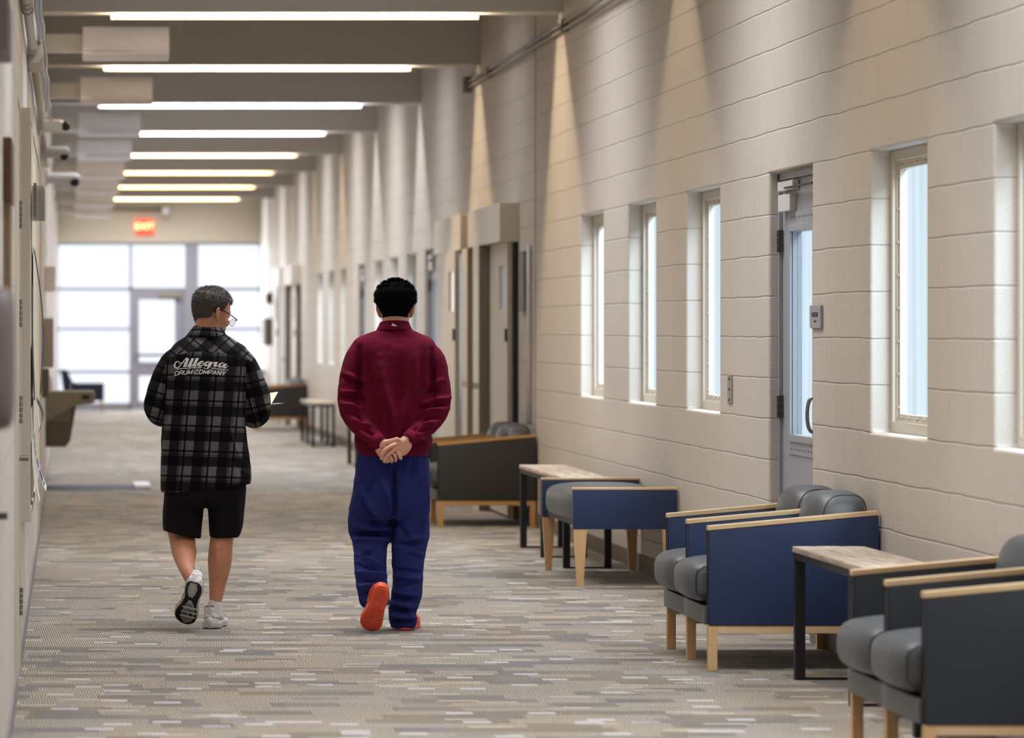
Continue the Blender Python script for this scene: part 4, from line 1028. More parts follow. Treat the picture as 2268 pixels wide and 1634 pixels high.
def clog(parent, MS, side):
    e = empty('foam_clog', (0, 0, 0)); e.location = MS.translation-wloc(parent); e.parent = parent
    bm = bmesh.new(); prism(bm, outline(WC, n=18, L=.285, grow=.0), 'Z', .004, .036, .002); rocker(bm, 1.2); obj('sole', xf(bm, MS), 'croc', e, ang=50)
    bm = bmesh.new()
    for k in range(22):
        y = -.128+k*.0118; t = (y+.1425)/.285; w = float(np.interp(t, [w_[0] for w_ in WC], [w_[1] for w_ in WC]))-.006
        if 8 <= k <= 9: continue
        for a, b in ((-w, -w*.36), (-w*.30, w*.30), (w*.36, w)): box(bm, a, y, -.0005, b, y+.0072, .0065, .0014, 1)
    rocker(bm, 1.2); tag(obj('tread_rib', xf(bm, MS), 'croc', e), kind='stuff')
    bm = bmesh.new()
    rg = [(-.02, .040, .030, .045), (.02, .047, .036, .045), (.06, .051, .038, .042), (.095, .046, .034, .037), (.122, .032, .026, .032), (.134, .016, .014, .028)]
    tube(bm, [(0, y, z) for y, w, h, z in rg], [(w, h) for y, w, h, z in rg], (1, 0, 0), 24, power=2.4)
    tube(bm, [(s_*.036, y_, .040) for s_, y_ in ((-1, -.01), (-1, -.08), (-.75, -.112), (0, -.124), (.75, -.112), (1, -.08), (1, -.01))], [(.004, .014)]*7, (0, 0, 1), 12)
    me = fuse(bm, .004, 5); me.transform(MS); obj('upper', me, 'croc', e, smooth=True)
    bm = bmesh.new()
    for k in range(4):
        for s in (-1, 1): puff(bm, (s*(.046-.003*k), .005+.026*k, .052), (.004, .006, .005), 2, 3)
    obj('vent_hole', xf(bm, MS), 'sole_black', e)
    return e
def foot_matrix(H, T, up):
    """sole centre line runs from heel point H to toe point T (world), shoe up roughly 'up'"""
    f = (T-H).normalized(); u = Vector(up); u = (u-f*u.dot(f)).normalized(); x = f.cross(u)
    m = Matrix((x, f, u)).transposed().to_4x4(); m.translation = (H+T)/2; return m
def project_back(me_src, items):
    """BVH of a garment in world space"""
    return BVHTree.FromPolygons([v.co.copy() for v in me_src.vertices], [tuple(p.vertices) for p in me_src.polygons])
def on_back(bv, px, py, lift):
    o = Vector((0, 0, EYE)); d = (P(px, py, 20.)-o).normalized(); h = bv.ray_cast(o, d, 40)
    if h[0] is None: return P(px, py, 20.3)
    return h[0]-d*lift
# ---------------------------------------------------------------- man in maroon
YM = 20.28
pm = lambda x, y, d: P(x, y, YM+d)
man = empty('person', (pm(868, 731, 0).x, YM, 0))
tag(man, 'person seen from behind in maroon sweatshirt and navy sweatpants, hands clasped behind the back', 'person')
MHm = Matrix.Translation(pm(876, 688, .03)) @ Matrix.Rotation(math.radians(-6), 4, 'Z') @ Matrix.Rotation(math.radians(-4), 4, 'X')
hp = lambda cx, cy: (820+cx/18.155, 950+cy/18.155)
def hchain(bm, pts, ref=(0, 1, 0), n=12):
    P3 = [P(*hp(a, b), YM+d) for a, b, d, r in pts]
    rr = [r for *_, r in pts]; c = catmull(P3, 4); R = []
    for i in range(len(c)):
        t = i/4; j = min(int(t), len(pts)-2); f = t-j
        a, b = rr[j], rr[j+1]
        if isinstance(a, tuple): R.append((a[0]*(1-f)+b[0]*f, a[1]*(1-f)+b[1]*f))
        else: R.append(a*(1-f)+b*f)
    tube(bm, c, R, ref, n)
bm = bmesh.new(); head(bm, MHm)
limb(bm, [(876, 700, .02, (.060, .058)), (875, 722, .0, (.061, .060)), (873, 745, 0, (.075, .065))], YM)
loft(bm, refine([(735, 830, 915, .05, .05, 0, 0), (760, 805, 940, .08, .08, 0, 0), (850, 815, 930, .09, .10, 0, 0), (930, 815, 928, .085, .09, 0, 0), (1000, 806, 936, .09, .09, 0, 0), (1080, 800, 936, .09, .08, 0, 0)], 3), YM)
limb(bm, [(800, 775, 0, .038), (775, 840, -.0, .030), (772, 905, -.03, .030), (808, 950, -.10, .022), (834, 970, -.155, .024), (843, 980, -.172, .027), (848, 986, -.180, .027)], YM)
limb(bm, [(948, 775, 0, .038), (972, 840, -.0, .030), (974, 900, -.03, .030), (936, 948, -.105, .022), (910, 966, -.165, .024), (901, 974, -.185, .027), (894, 980, -.192, .027)], YM)
limb(bm, [(830, 1085, 0, .08), (820, 1180, .07, .055), (822, 1260, -.06, .045), (834, 1318, -.20, .032)], YM)
limb(bm, [(905, 1085, 0, .08), (908, 1200, .02, .055), (902, 1300, 0, .045), (893, 1375, 0, .034)], YM)
# clasped hands: left palm and thumb beneath, right hand lying across it
HH = bm
hchain(HH, [(380, 560, -.182, (.016, .034)), (500, 720, -.183, (.015, .037)), (620, 860, -.182, (.014, .036)), (680, 1000, -.180, (.012, .030))], (0, 1, 0), 18)
hchain(HH, [(300, 860, -.180, .012), (400, 1000, -.182, .013), (500, 1120, -.182, .011)])
hchain(HH, [(520, 560, -.190, .016), (760, 510, -.199, .0135), (960, 450, -.207, .0118), (1080, 410, -.210, .0112), (1170, 450, -.211, .0078)])
hchain(HH, [(1500, 520, -.192, (.018, .030)), (1380, 640, -.198, (.018, .038)), (1240, 770, -.202, (.016, .040)), (1100, 850, -.203, (.013, .034))], (0, 1, 0), 18)
hchain(HH, [(1480, 760, -.196, .015), (1330, 930, -.200, .014), (1180, 990, -.202, .012)])
hchain(HH, [(1080, 590, -.210, .0125), (860, 680, -.223, .0108), (680, 780, -.227, .0102), (550, 910, -.224, .0098), (490, 1070, -.217, .0088), (440, 1190, -.209, .0076)])
hchain(HH, [(1060, 760, -.211, .0112), (890, 900, -.220, .0100), (760, 1010, -.222, .0096), (655, 1130, -.217, .0088), (565, 1270, -.209, .0080)])
hchain(HH, [(1060, 880, -.206, .011), (1150, 1020, -.212, .0092), (1222, 1165, -.213, .0096)])
hchain(HH, [(900, 980, -.203, .008), (975, 1060, -.216, .0080), (1030, 1170, -.216, .0080), (1015, 1275, -.205, .0072)])
hchain(HH, [(740, 1070, -.202, .008), (820, 1130, -.215, .0078), (872, 1225, -.214, .0077), (858, 1315, -.203, .0070)])
hchain(HH, [(600, 1150, -.198, .009), (700, 1185, -.207, .0085), (715, 1210, -.204, .0080)])
hchain(HH, [(560, 1290, -.190, .009), (690, 1310, -.198, .0080), (790, 1250, -.203, .0068)])
me = fuse(bm, .0022, 2, .4)
obj('body', me, 'skin_b', man, smooth=True)
# finger nails
for (cx, cy, d, sx, sz) in ((1170, 440, -.2165, .0040, .0028), (796, 1250, -.2095, .003, .004)):
    bm = bmesh.new(); puff(bm, P(*hp(cx, cy), YM+d), (sx, .0015, sz), 2.5, 3); obj('finger_nail', bm, mat('nail_pink', (226, 176, 164), .3), man, smooth=True)
eyes(man, MHm)
def thick_m(p):
    t = .021+.011*max(0, min(1, (p.z-.02)/.09))
    if p.y < -.02: t *= 1.0
    if p.z < .02: t *= max(.10, 1+(p.z-.02)/.062)
    return t
def hl_m(p):
    if p.y > .05: return (p.z-.055)*40+(.075-p.y)*10 if p.z > .05 else -1
    zb = -.038 if p.y < -.03 else -.038+(p.y+.03)*1.5
    ear = math.hypot((p.y+.014)/.026, (p.z+.002)/.034)
    m_ = (p.z-zb)*45
    if abs(p.x) > .05 and p.y > -.045 and p.z < .04: m_ = min(m_, (ear-1.)*2.2)
    if p.y > .02 and p.z < .03: m_ = min(m_, (.042-p.y)*60)
    return m_
hair(man, MHm, thick_m, hl_m, 'hair_black', ['hair_black'], 14000, 3, lambda p: (.007+.006*max(0, p.z/.1))*(1 if p.z > .02 else .45), .0009, .72)
# sweatshirt
bm = bmesh.new()
loft(bm, refine([(722, 846, 906, .064, .055, 0, 0), (730, 838, 911, .072, .07, 0, 0), (743, 802, 946, .085, .085, 0, 0), (756, 785, 962, .105, .10, 0, 0), (775, 783, 965, .122, .12, 0, 0),
     (810, 786, 962, .130, .13, 0, 0), (850, 790, 958, .133, .13, 0, 0), (900, 790, 956, .130, .13, 0, 0), (945, 788, 955, .130, .13, 0, 0), (975, 785, 958, .137, .14, 0, 0), (990, 788, 955, .134, .14, 0, 0), (997, 792, 950, .124, .13, 0, 0)], 4), YM)
limb(bm, [(805, 772, .0, .055), (788, 800, 0, .060), (778, 840, -.005, .059), (774, 880, -.02, .059), (779, 912, -.05, .058), (798, 942, -.10, .053), (822, 963, -.145, .046), (838, 976, -.166, .040)], YM)
limb(bm, [(942, 772, .0, .055), (960, 800, 0, .060), (968, 840, -.005, .059), (972, 880, -.02, .059), (966, 912, -.05, .058), (945, 942, -.11, .053), (922, 960, -.155, .046), (908, 970, -.176, .040)], YM)
me = fuse(bm, .006, 7)
folds_m = [(841, 791, 872, 935, 11, 9), (855, 860, 880, 975, 8, 8), (918, 774, 921, 878, 9, 7), (898, 870, 887, 960, 8, 8), (885, 800, 888, 900, 10, -6), (812, 800, 838, 960, 10, -7), (940, 800, 925, 930, 10, -7),
    (797, 770, 793, 900, 5, -9), (957, 775, 960, 890, 5, -9), (762, 826, 800, 842, 5, 7), (757, 835, 800, 853, 4, -7), (755, 868, 800, 868, 5, 7), (757, 880, 802, 884, 4, -8), (757, 893, 805, 905, 5, 8), (768, 912, 812, 925, 5, -9), (785, 930, 830, 945, 5, 8), (795, 948, 835, 968, 4, -6),
    (995, 880, 940, 892, 5, 9), (990, 893, 935, 905, 4, -9), (992, 905, 930, 915, 5, 9), (980, 922, 925, 928, 4, -9), (972, 934, 920, 940, 5, 8), (960, 950, 925, 955, 4, -7), (952, 968, 925, 975, 4, 6), (985, 840, 950, 850, 5, 5), (975, 860, 945, 872, 5, -6),
    (790, 900, 815, 960, 7, -8), (950, 920, 900, 965, 6, -8), (800, 985, 840, 990, 4, 5), (920, 983, 955, 985, 4, 6)]
sculpt(me, [f[:5]+(f[5]*2.6,) for f in folds_m], YM, wob=.006, wscale=11)
sw = obj('sweatshirt', me, 'maroon', man, smooth=True)
bm = bmesh.new(); loft(bm, refine([(992, 793, 950, .121, .13, 0, 0), (1000, 792, 950, .122, .13, 0, 0), (1009, 793, 949, .120, .128, 0, 0)], 3), YM); obj('hem_band', bm, 'maroon_rib', sw, smooth=True)
def cuff(pts, name='cuff'):
    bm = bmesh.new(); P3 = [pm(*q) for q in pts]; tube(bm, P3, [.0375, .037, .0355], (0, 0, 1), 24, cap=False); obj(name, bm, 'maroon_rib', sw, smooth=True)
cuff([(830, 969, -.158), (838, 976, -.167), (844, 982, -.176)]); cuff([(914, 965, -.166), (907, 970, -.178), (901, 975, -.188)])
# stand collar and its white label
bm = bmesh.new(); n = 40; rows = []
for (py, xl, xr, db, df, dy, tl) in refine([(731, 834, 914, .076, .06, -.002, 0), (729, 833, 914, .079, .06, -.002, 0), (717, 839, 908, .070, .058, .004, 0), (711, 842, 906, .064, .056, .008, 0), (713, 845, 903, .060, .052, .008, 0), (722, 846, 902, .058, .05, .006, 0)], 2):
    c = P((xl+xr)/2, py, YM+dy); hw = (xr-xl)/2*YM/F; row = []
    for k in range(n):
        a = 2*PI*k/n; y = (df if math.sin(a) > 0 else db)*math.sin(a)
        row.append(bm.verts.new((c.x+hw*math.cos(a), c.y+y, c.z+.010*(-math.sin(a) if math.sin(a) < 0 else -math.sin(a)*2.2)-.006)))
    rows.append(row)
for A, B in zip(rows, rows[1:]):
    for k in range(n): bm.faces.new((A[k], A[(k+1) % n], B[(k+1) % n], B[k]))
cl = obj('collar', bm, 'maroon_rib', sw, smooth=True)
bvc = project_back(me, None)
bm = bmesh.new(); q = [P(x, y, YM-.088) for x, y in ((867, 721), (870, 715.5), (879, 721.5), (878, 722.5))]
v1 = [bm.verts.new(v) for v in q]; v2 = [bm.verts.new(v+Vector((0, .002, 0))) for v in q]
bm.faces.new(v1); bm.faces.new(v2[::-1])
for i in range(4): bm.faces.new((v1[i], v2[i], v2[(i+1) % 4], v1[(i+1) % 4]))
obj('label_tag', bm, 'logo', cl)
# sweatpants
bm = bmesh.new()
loft(bm, refine([(1000, 796, 947, .108, .115, 0, 0), (1015, 789, 950, .120, .12, 0, 0), (1045, 786, 951, .132, .12, 0, 0), (1085, 781, 951, .138, .12, 0, 0), (1120, 778, 951, .130, .11, 0, 0), (1150, 790, 945, .10, .09, .01, 0)], 4), YM)
loft(bm, refine([(1060, 792, 875, .11, .10, .01, 0), (1110, 776, 874, .110, .10, .03, 0), (1150, 770, 875, .105, .10, .06, 0), (1180, 771, 874, .10, .10, .07, 0), (1195, 780, 864, .095, .10, .05, 0), (1212, 783, 856, .09, .09, .02, 0), (1245, 783, 856, .088, .085, -.05, 0), (1285, 787, 858, .086, .08, -.12, 0), (1318, 793, 861, .066, .075, -.150, 0), (1336, 799, 864, .050, .07, -.155, -.1), (1343, 806, 858, .035, .06, -.15, -.1)], 3), YM)
loft(bm, refine([(1060, 862, 949, .11, .10, 0, 0), (1110, 868, 951, .108, .10, 0, 0), (1180, 868, 951, .098, .10, .03, 0), (1210, 868, 944, .092, .09, .025, 0), (1245, 868, 939, .088, .085, .01, 0), (1290, 869, 937, .088, .08, 0, 0), (1325, 866, 933, .084, .08, 0, 0), (1348, 861, 924, .078, .08, 0, 0), (1362, 861, 920, .074, .085, 0, 0), (1376, 862, 923, .076, .10, .01, 0), (1391, 866, 919, .070, .105, .01, 0)], 3), YM)
me = fuse(bm, .006, 6)
folds_p = [(874, 1030, 872, 1170, 5, -16), (800, 1090, 845, 1150, 8, 10), (848, 1060, 872, 1140, 8, 9), (800, 1120, 840, 1170, 7, -8), (790, 1165, 872, 1172, 6, 12), (775, 1182, 868, 1184, 4, -13), (785, 1195, 862, 1198, 6, 9), (790, 1210, 850, 1228, 6, 6),
    (788, 1236, 830, 1222, 4, -7), (795, 1232, 850, 1255, 5, 9), (788, 1250, 845, 1262, 4, -8), (785, 1268, 856, 1275, 5, 9), (790, 1284, 850, 1288, 4, -8), (792, 1300, 840, 1292, 5, 8), (795, 1322, 832, 1308, 4, -6),
    (905, 1020, 890, 1080, 5, 7), (925, 1015, 932, 1080, 5, 6), (915, 1015, 912, 1060, 4, -5), (940, 1020, 945, 1150, 6, 5), (880, 1160, 905, 1195, 6, -6), (895, 1195, 940, 1190, 5, 8), (880, 1205, 935, 1205, 4, -7), (950, 1140, 930, 1190, 6, -7),
    (905, 1220, 938, 1230, 5, 5), (870, 1262, 935, 1268, 5, -6), (872, 1276, 932, 1282, 5, 6), (885, 1300, 930, 1290, 4, -6), (872, 1310, 925, 1318, 5, 8), (868, 1326, 925, 1326, 4, -8), (866, 1336, 920, 1344, 5, 9), (864, 1352, 918, 1350, 4, -9), (864, 1362, 922, 1368, 5, 9), (900, 1330, 912, 1375, 4, 6), (868, 1378, 915, 1376, 3, -6), (825, 1040, 800, 1130, 7, -6), (842, 1020, 838, 1060, 4, 5), (812, 1015, 806, 1060, 4, 5), (860, 1020, 862, 1060, 4, -5)]
sculpt(me, [f[:5]+(f[5]*3.2,) for f in folds_p], YM, wob=.006, wscale=10)
obj('sweatpants', me, 'pants', man, smooth=True)
MS = foot_matrix(pm(843, 1313, -.330), pm(823, 1387, -.215), (0, 1, .25)); MS.translation = MS.translation
clog(man, MS, -1)
hR = pm(893, 1391, -.02); hR.z = 0; tR = hR+Vector((math.sin(math.radians(15)), math.cos(math.radians(15)), 0))*.22
clog(man, foot_matrix(hR, tR, (0, 0, 1)), 1)
# ---------------------------------------------------------------- man in the plaid overshirt
YP = 20.4
pp = lambda x, y, d: P(x, y, YP+d)
man2 = empty('person', (pp(455, 731, 0).x, YP, 0))
tag(man2, 'person seen from behind in grey and black plaid overshirt, black shorts and white sneakers', 'person')
MHp = Matrix.Translation(pp(467, 697, .02)) @ Matrix.Rotation(math.radians(-57), 4, 'Z') @ Matrix.Rotation(math.radians(-15), 4, 'X')
bm = bmesh.new(); head(bm, MHp)
limb(bm, [(463, 705, .0, (.060, .060)), (459, 728, -.005, (.062, .060)), (457, 750, 0, (.080, .065))], YP)
loft(bm, refine([(740, 420, 495, .06, .05, 0, 0), (775, 395, 520, .09, .09, 0, 0), (850, 390, 520, .10, .12, 0, 0), (950, 385, 522, .11, .14, 0, 0), (1020, 375, 535, .11, .13, 0, 0), (1090, 378, 535, .11, .10, 0, 0)], 3), YP)
limb(bm, [(390, 800, 0, .034), (360, 850, 0, .030), (346, 900, .0, .032), (372, 915, .11, .034), (400, 903, .24, .028)], YP)
limb(bm, [(525, 800, 0, .034), (560, 850, 0, .030), (573, 903, .0, .032), (556, 912, .11, .034), (540, 900, .24, .028)], YP)
hand(bm, pp(402, 902, .25), (.45, .85, .1), (.3, -.1, .9), (.2, -.5, .9), .35)
hand(bm, pp(540, 900, .25), (-.25, .9, .15), (-.4, 0, .8), (.2, .1, .9), .38)
limb(bm, [(415, 1080, 0, .085), (402, 1150, .03, .075), (404, 1195, .0, (.064, .060)), (408, 1222, -.08, (.061, .058)), (411, 1246, -.17, (.045, .045)), (415, 1264, -.25, .034), (420, 1278, -.275, .030)], YP)
limb(bm, [(495, 1080, 0, .085), (496, 1140, .0, .072), (492, 1185, -.005, (.056, .06)), (489, 1212, -.012, (.058, .064)), (487, 1240, -.015, (.0595, .064)), (485, 1265, -.008, (.053, .056)), (482, 1290, .0, (.043, .044)), (479, 1318, .0, (.034, .037)), (476, 1340, .0, (.028, .034)), (476, 1362, .01, (.030, .036))], YP)
me = fuse(bm, .003, 3)
sculpt(me, [(478, 1205, 480, 1250, 4, 3), (500, 1200, 498, 1250, 4, 2.5), (488, 1195, 488, 1235, 3, -3), (400, 1200, 410, 1235, 4, 2), (482, 1300, 476, 1335, 2.5, 3)], YP)
obj('body', me, 'skin_a', man2, smooth=True)
eyes(man2, MHp)
def thick_p(p):
    t = .010+.007*max(0, min(1, (p.z-.02)/.08))
    if p.z < 0: t *= max(.2, 1+p.z/.075)
    return t
def hl_p(p):
    if p.y > .055: return (p.z-.072)*40+(.07-p.y)*20 if p.z > .065 else -1
    zb = -.072 if p.y < -.035 else -.072+(p.y+.035)*2.1
    ear = math.hypot((p.y+.014)/.024, (p.z+.002)/.036)
    m_ = (p.z-zb)*55
    if abs(p.x) > .05 and p.y > -.045 and p.z < .04: m_ = min(m_, (ear-1.)*2.2)
    if p.y > .015 and p.z < .05: m_ = min(m_, (.046-p.y+p.z*.2)*60)
    return m_
rs = random.Random(5); sp = []
for k in range(46):
    y = rs.uniform(-.04, .075); x = rs.uniform(-.045, .05); z = .128-.9*x*x/.1-max(0, (y-.02))*.45-max(0, -y)*.25
    sp.append((x, y, z-.006, rs.uniform(-.25, .25), .35+rs.uniform(-.2, .5)*(1 if y > 0 else .4), 1, rs.uniform(.012, .028)*(1.25 if y > .03 else 1)))
hair(man2, MHp, thick_p, hl_p, 'hair_grey', ['hair_grey2', 'hair_dark2', 'hair_grey', 'hair_dark2'], 16000, 9, lambda p: .012+.006*max(0, p.z/.1), .0006, .18, sp, flow=lambda p: Vector((p.x*2, -.35+.9*min(1, max(0, (p.z-.03)/.08)), -1+1.1*min(1, max(0, (p.z-.03)/.08)))))
# glasses
g = empty('glasses', MHp.translation-wloc(man2)); g.parent = man2
T = lambda *p: MHp @ Vector(p)
for s in (-1, 1):
    bm = bmesh.new(); pts = [T(s*.034+.026*math.cos(a), .114-.004*abs(math.cos(a)), -.010+.018*math.sin(a)) for a in np.linspace(0, 2*PI, 25)]
    tube(bm, pts, [.0011]*25, (0, 0, 1), 6, cap=False); obj('rim', bm, 'clip', g, smooth=True)
    bm = bmesh.new(); vs_ = [bm.verts.new(T(s*.034+.0255*math.cos(a), .1135-.004*abs(math.cos(a)), -.010+.0175*math.sin(a))) for a in np.linspace(0, 2*PI, 24, endpoint=False)]
    bm.faces.new(vs_); obj('lens', bm, 'acrylic', g)
    bm = bmesh.new(); tube(bm, [T(s*.060, .110, .000), T(s*.074, .108, .003), T(s*.079, .06, .016), T(s*.079, .0, .028), T(s*.080, -.015, .026)], [(.0022, .0036), (.0022, .0036), (.0018, .0030), (.002, .004), (.002, .004)], (1, 0, 0), 8)
    tube(bm, [T(s*.080, -.013, .027), T(s*.078, -.030, .014), T(s*.076, -.036, .002)], [.0028, .0034, .003], (1, 0, 0), 8); obj('temple', bm, 'glass_frame', g, smooth=True)
bm = bmesh.new(); tube(bm, [T(-.01, .113, -.004), T(0, .117, -.001), T(.01, .113, -.004)], [.0013]*3, (0, 0, 1), 6); obj('bridge', bm, 'glass_frame', g, smooth=True)
# plaid shirt ---------------------------------------------------
def plaid_mat(collar=False):
    m = bpy.data.materials.new('grey_black_plaid_flannel'); m.use_nodes = True; nt = m.node_tree; b = nt.nodes['Principled BSDF']
    b.inputs['Roughness'].default_value = .9; b.inputs['Specular IOR Level'].default_value = .15; b.inputs['Sheen Weight'].default_value = .0
    sp_ = nn(nt, 'ShaderNodeSeparateXYZ')
    if collar:
        uv = nn(nt, 'ShaderNodeUVMap'); uv.uv_map = 'UVMap'; nt.links.new(uv.outputs[0], sp_.inputs[0])
    else:
        att = {k: nn(nt, 'ShaderNodeAttribute', attribute_name='cloth_'+k) for k in ('body', 'yoke', 'left', 'right', 'mask')}
        mk = nn(nt, 'ShaderNodeSeparateXYZ'); nt.links.new(att['mask'].outputs['Vector'], mk.inputs[0])
        def pick(f, a, b_): 
            m_ = nn(nt, 'ShaderNodeMix', data_type='VECTOR'); nt.links.new(f, m_.inputs[0]); nt.links.new(a, m_.inputs[4]); nt.links.new(b_, m_.inputs[5]); return m_.outputs[1]
        v_ = pick(math_n(nt, 'GREATER_THAN', mk.outputs[1], 0.), att['body'].outputs['Vector'], att['left'].outputs['Vector'])
        v_ = pick(math_n(nt, 'GREATER_THAN', mk.outputs[2], 0.), v_, att['right'].outputs['Vector'])
        v_ = pick(math_n(nt, 'GREATER_THAN', mk.outputs[0], 0.), v_, att['yoke'].outputs['Vector'])
        nt.links.new(v_, sp_.inputs[0])
    def band(sock, stops):
        f = math_n(nt, 'FRACT', sock); r = nn(nt, 'ShaderNodeValToRGB'); cr = r.color_ramp; cr.interpolation = 'CONSTANT'
        cr.elements[0].position = 0; cr.elements[0].color = (stops[0][1],)*3+(1,)
        cr.elements[1].position = stops[1][0]; cr.elements[1].color = (stops[1][1],)*3+(1,)
        for p, v in stops[2:]:
            e_ = cr.elements.new(p); e_.color = (v, v, v, 1)
        nt.links.new(f, r.inputs[0]); return r.outputs[0]
    D = .11
    U = band(sp_.outputs[0], [(0, 1), (.32, D), (.745, 1), (.775, D*.7), (.805, .85), (.915, D)])
    V = band(sp_.outputs[1], [(0, 1), (.36, D), (.44, .8), (.55, D), (.575, 1), (.605, D)])
    c = mixc(nt, 1., U, V, 'MULTIPLY'); c = mixc(nt, 1., c, (.135, .125, .145), 'MULTIPLY')
    no = nn(nt, 'ShaderNodeTexNoise'); no.inputs['Scale'].default_value = 480; tc = nn(nt, 'ShaderNodeTexCoord'); nt.links.new(tc.outputs['Object'], no.inputs['Vector'])
    mr = nn(nt, 'ShaderNodeMapRange'); mr.inputs['From Min'].default_value = .3; mr.inputs['From Max'].default_value = .7; mr.inputs['To Min'].default_value = .65; mr.inputs['To Max'].default_value = 1.4
    nt.links.new(no.outputs['Fac'], mr.inputs['Value']); cv = nn(nt, 'ShaderNodeCombineXYZ')
    for i in range(3): nt.links.new(mr.outputs[0], cv.inputs[i])
    c = mixc(nt, 1., c, cv.outputs[0], 'MULTIPLY'); nt.links.new(c, b.inputs['Base Color'])
    bp = nn(nt, 'ShaderNodeBump'); bp.inputs['Strength'].default_value = .3; bp.inputs['Distance'].default_value = .002
    nt.links.new(no.outputs['Fac'], bp.inputs['Height']); nt.links.new(bp.outputs[0], b.inputs['Normal'])
    return m
M['plaid'] = plaid_mat(); M['plaid_collar'] = plaid_mat(True)
bm = bmesh.new()
loft(bm, refine([(726, 434, 492, .055, .05, -.005, 0), (737, 424, 496, .074, .06, 0, 0), (750, 405, 516, .084, .075, 0, 0), (764, 386, 540, .098, .10, 0, 0), (782, 376, 550, .115, .12, 0, 0), (805, 372, 551, .128, .13, 0, 0),
    (850, 368, 546, .138, .15, 0, 0), (900, 364, 543, .142, .16, 0, 0), (945, 359, 546, .146, .165, 0, 0), (1000, 356, 551, .150, .165, 0, 0), (1045, 355, 556, .152, .165, 0, -.04), (1070, 355, 557, .152, .165, 0, -.10), (1082, 357, 555, .148, .16, 0, -.10)], 4), YP)
limb(bm, [(398, 790, 0, .052), (378, 806, 0, .058), (362, 840, 0, .060), (350, 875, 0, .060), (345, 903, .01, .057), (358, 922, .08, .050), (378, 915, .16, .046), (395, 905, .22, .042)], YP)
limb(bm, [(520, 786, 0, .052), (540, 804, 0, .058), (558, 840, 0, .060), (570, 875, 0, .061), (573, 910, .01, .060), (562, 926, .08, .052), (552, 915, .16, .046), (543, 905, .22, .042)], YP)
me = fuse(bm, .006, 6)
folds_s = [(365, 800, 362, 935, 4.5, -10), (545, 805, 543, 940, 5, -10), (385, 905, 368, 1000, 5, 8), (378, 880, 362, 960, 4, -5), (508, 940, 520, 1005, 4, 8), (520, 985, 535, 1025, 4, 8), (512, 1000, 540, 1060, 5, -5), (470, 940, 480, 1060, 10, -4), (410, 930, 400, 1070, 9, -4), (440, 1000, 436, 1080, 9, 4),
    (330, 900, 352, 915, 4, 6), (333, 880, 355, 890, 4, -5), (330, 920, 355, 928, 3, -5), (592, 900, 560, 915, 4, 6), (590, 880, 556, 893, 4, -5), (590, 915, 565, 935, 4, 6), (395, 800, 392, 880, 6, -4), (523, 800, 522, 880, 6, -4), (395, 792, 384, 830, 4, 5), (375, 840, 372, 900, 5, 6), (535, 1040, 556, 1052, 3, 5)]
sculpt(me, [f[:5]+(f[5]*1.5,) for f in folds_s], YP, wob=.0045, wscale=10)
co, no = coords(me); px = to_px(co)
nv = len(co); U = np.empty(nv); V = np.empty(nv)
T_ = 55.
torso_c = 455.
# back panel: unrolled round the body
def unroll(px, co):
    d = px[:, 0]-torso_c; dep = (co[:, 1]-YP)*F/YP
    hw = 97.; a = np.clip(d/hw, -1, 1); arc = np.arcsin(a*.93)*hw/ .93*.92
    back = co[:, 1] < YP+.02
    side = np.sign(d)*(np.arcsin(.93)*hw/.93*.92+np.clip(dep, 0, 999))
    return torso_c+np.where(back, d*.82+arc*.18, side)
ux = unroll(px, co)
U[:] = (ux-416.5+.09*(px[:, 1]-930))/T_; V[:] = (px[:, 1]-920.8-.03*(px[:, 0]-440))/55.9
# yoke cut on the bias
seam = 778+.0022*(px[:, 0]-455)**2
yk = (px[:, 1] < seam) & (px[:, 0] > 352) & (px[:, 0] < 565)
r_ = math.radians(43); cx_, cy_ = px[:, 0]-455, (px[:, 1]-760)*1.12
Uy = (cx_*math.cos(r_)+cy_*math.sin(r_))/T_+.42; Vy = (-cx_*math.sin(r_)+cy_*math.cos(r_))/T_+.2
# sleeves: along and across the arm
def sleeve(x0, y0, x1, y1):
    a = np.array([x1-x0, y1-y0], 'd'); a /= np.linalg.norm(a); q = px-np.array([x0, y0])
    return (q @ np.array([-a[1], a[0]])), q @ a
lx = np.interp(px[:, 1], [780, 800, 860, 940], [372, 366, 366, 361]); rx = np.interp(px[:, 1], [780, 800, 860, 950], [543, 545, 545, 544])
ls = (px[:, 0] < lx) & (px[:, 1] < 948) & ~yk; rsv = (px[:, 0] > rx) & (px[:, 1] < 955) & ~yk
depx = (co[:, 1]-YP)*F/YP
au, av = sleeve(372, 800, 338, 915); bu, bv_ = sleeve(548, 800, 577, 915)
def vatt(nm, a, b, c):
    at = me.attributes.new(nm, 'FLOAT_VECTOR', 'POINT'); at.data.foreach_set('vector', np.stack([a, b, c], 1).astype('f').ravel())
vatt('cloth_body', U, V, 0*U); vatt('cloth_yoke', Uy, Vy, 0*U)
vatt('cloth_left', au/T_*1.1+.25, (av+np.maximum(depx, 0)*.5)/55.9+.1, 0*U)
vatt('cloth_right', bu/T_*1.1+.62, (bv_+np.maximum(depx, 0)*.5)/55.9+.55, 0*U)
lim = np.where(px[:, 1] < 950, 0, -50)
vatt('cloth_mask', seam-px[:, 1], lx-px[:, 0]+lim, px[:, 0]-rx+lim)
bvs = BVHTree.FromPolygons([v.co.copy() for v in me.vertices], [tuple(p.vertices) for p in me.polygons])
sh = obj('overshirt', me, 'plaid', man2, smooth=True)
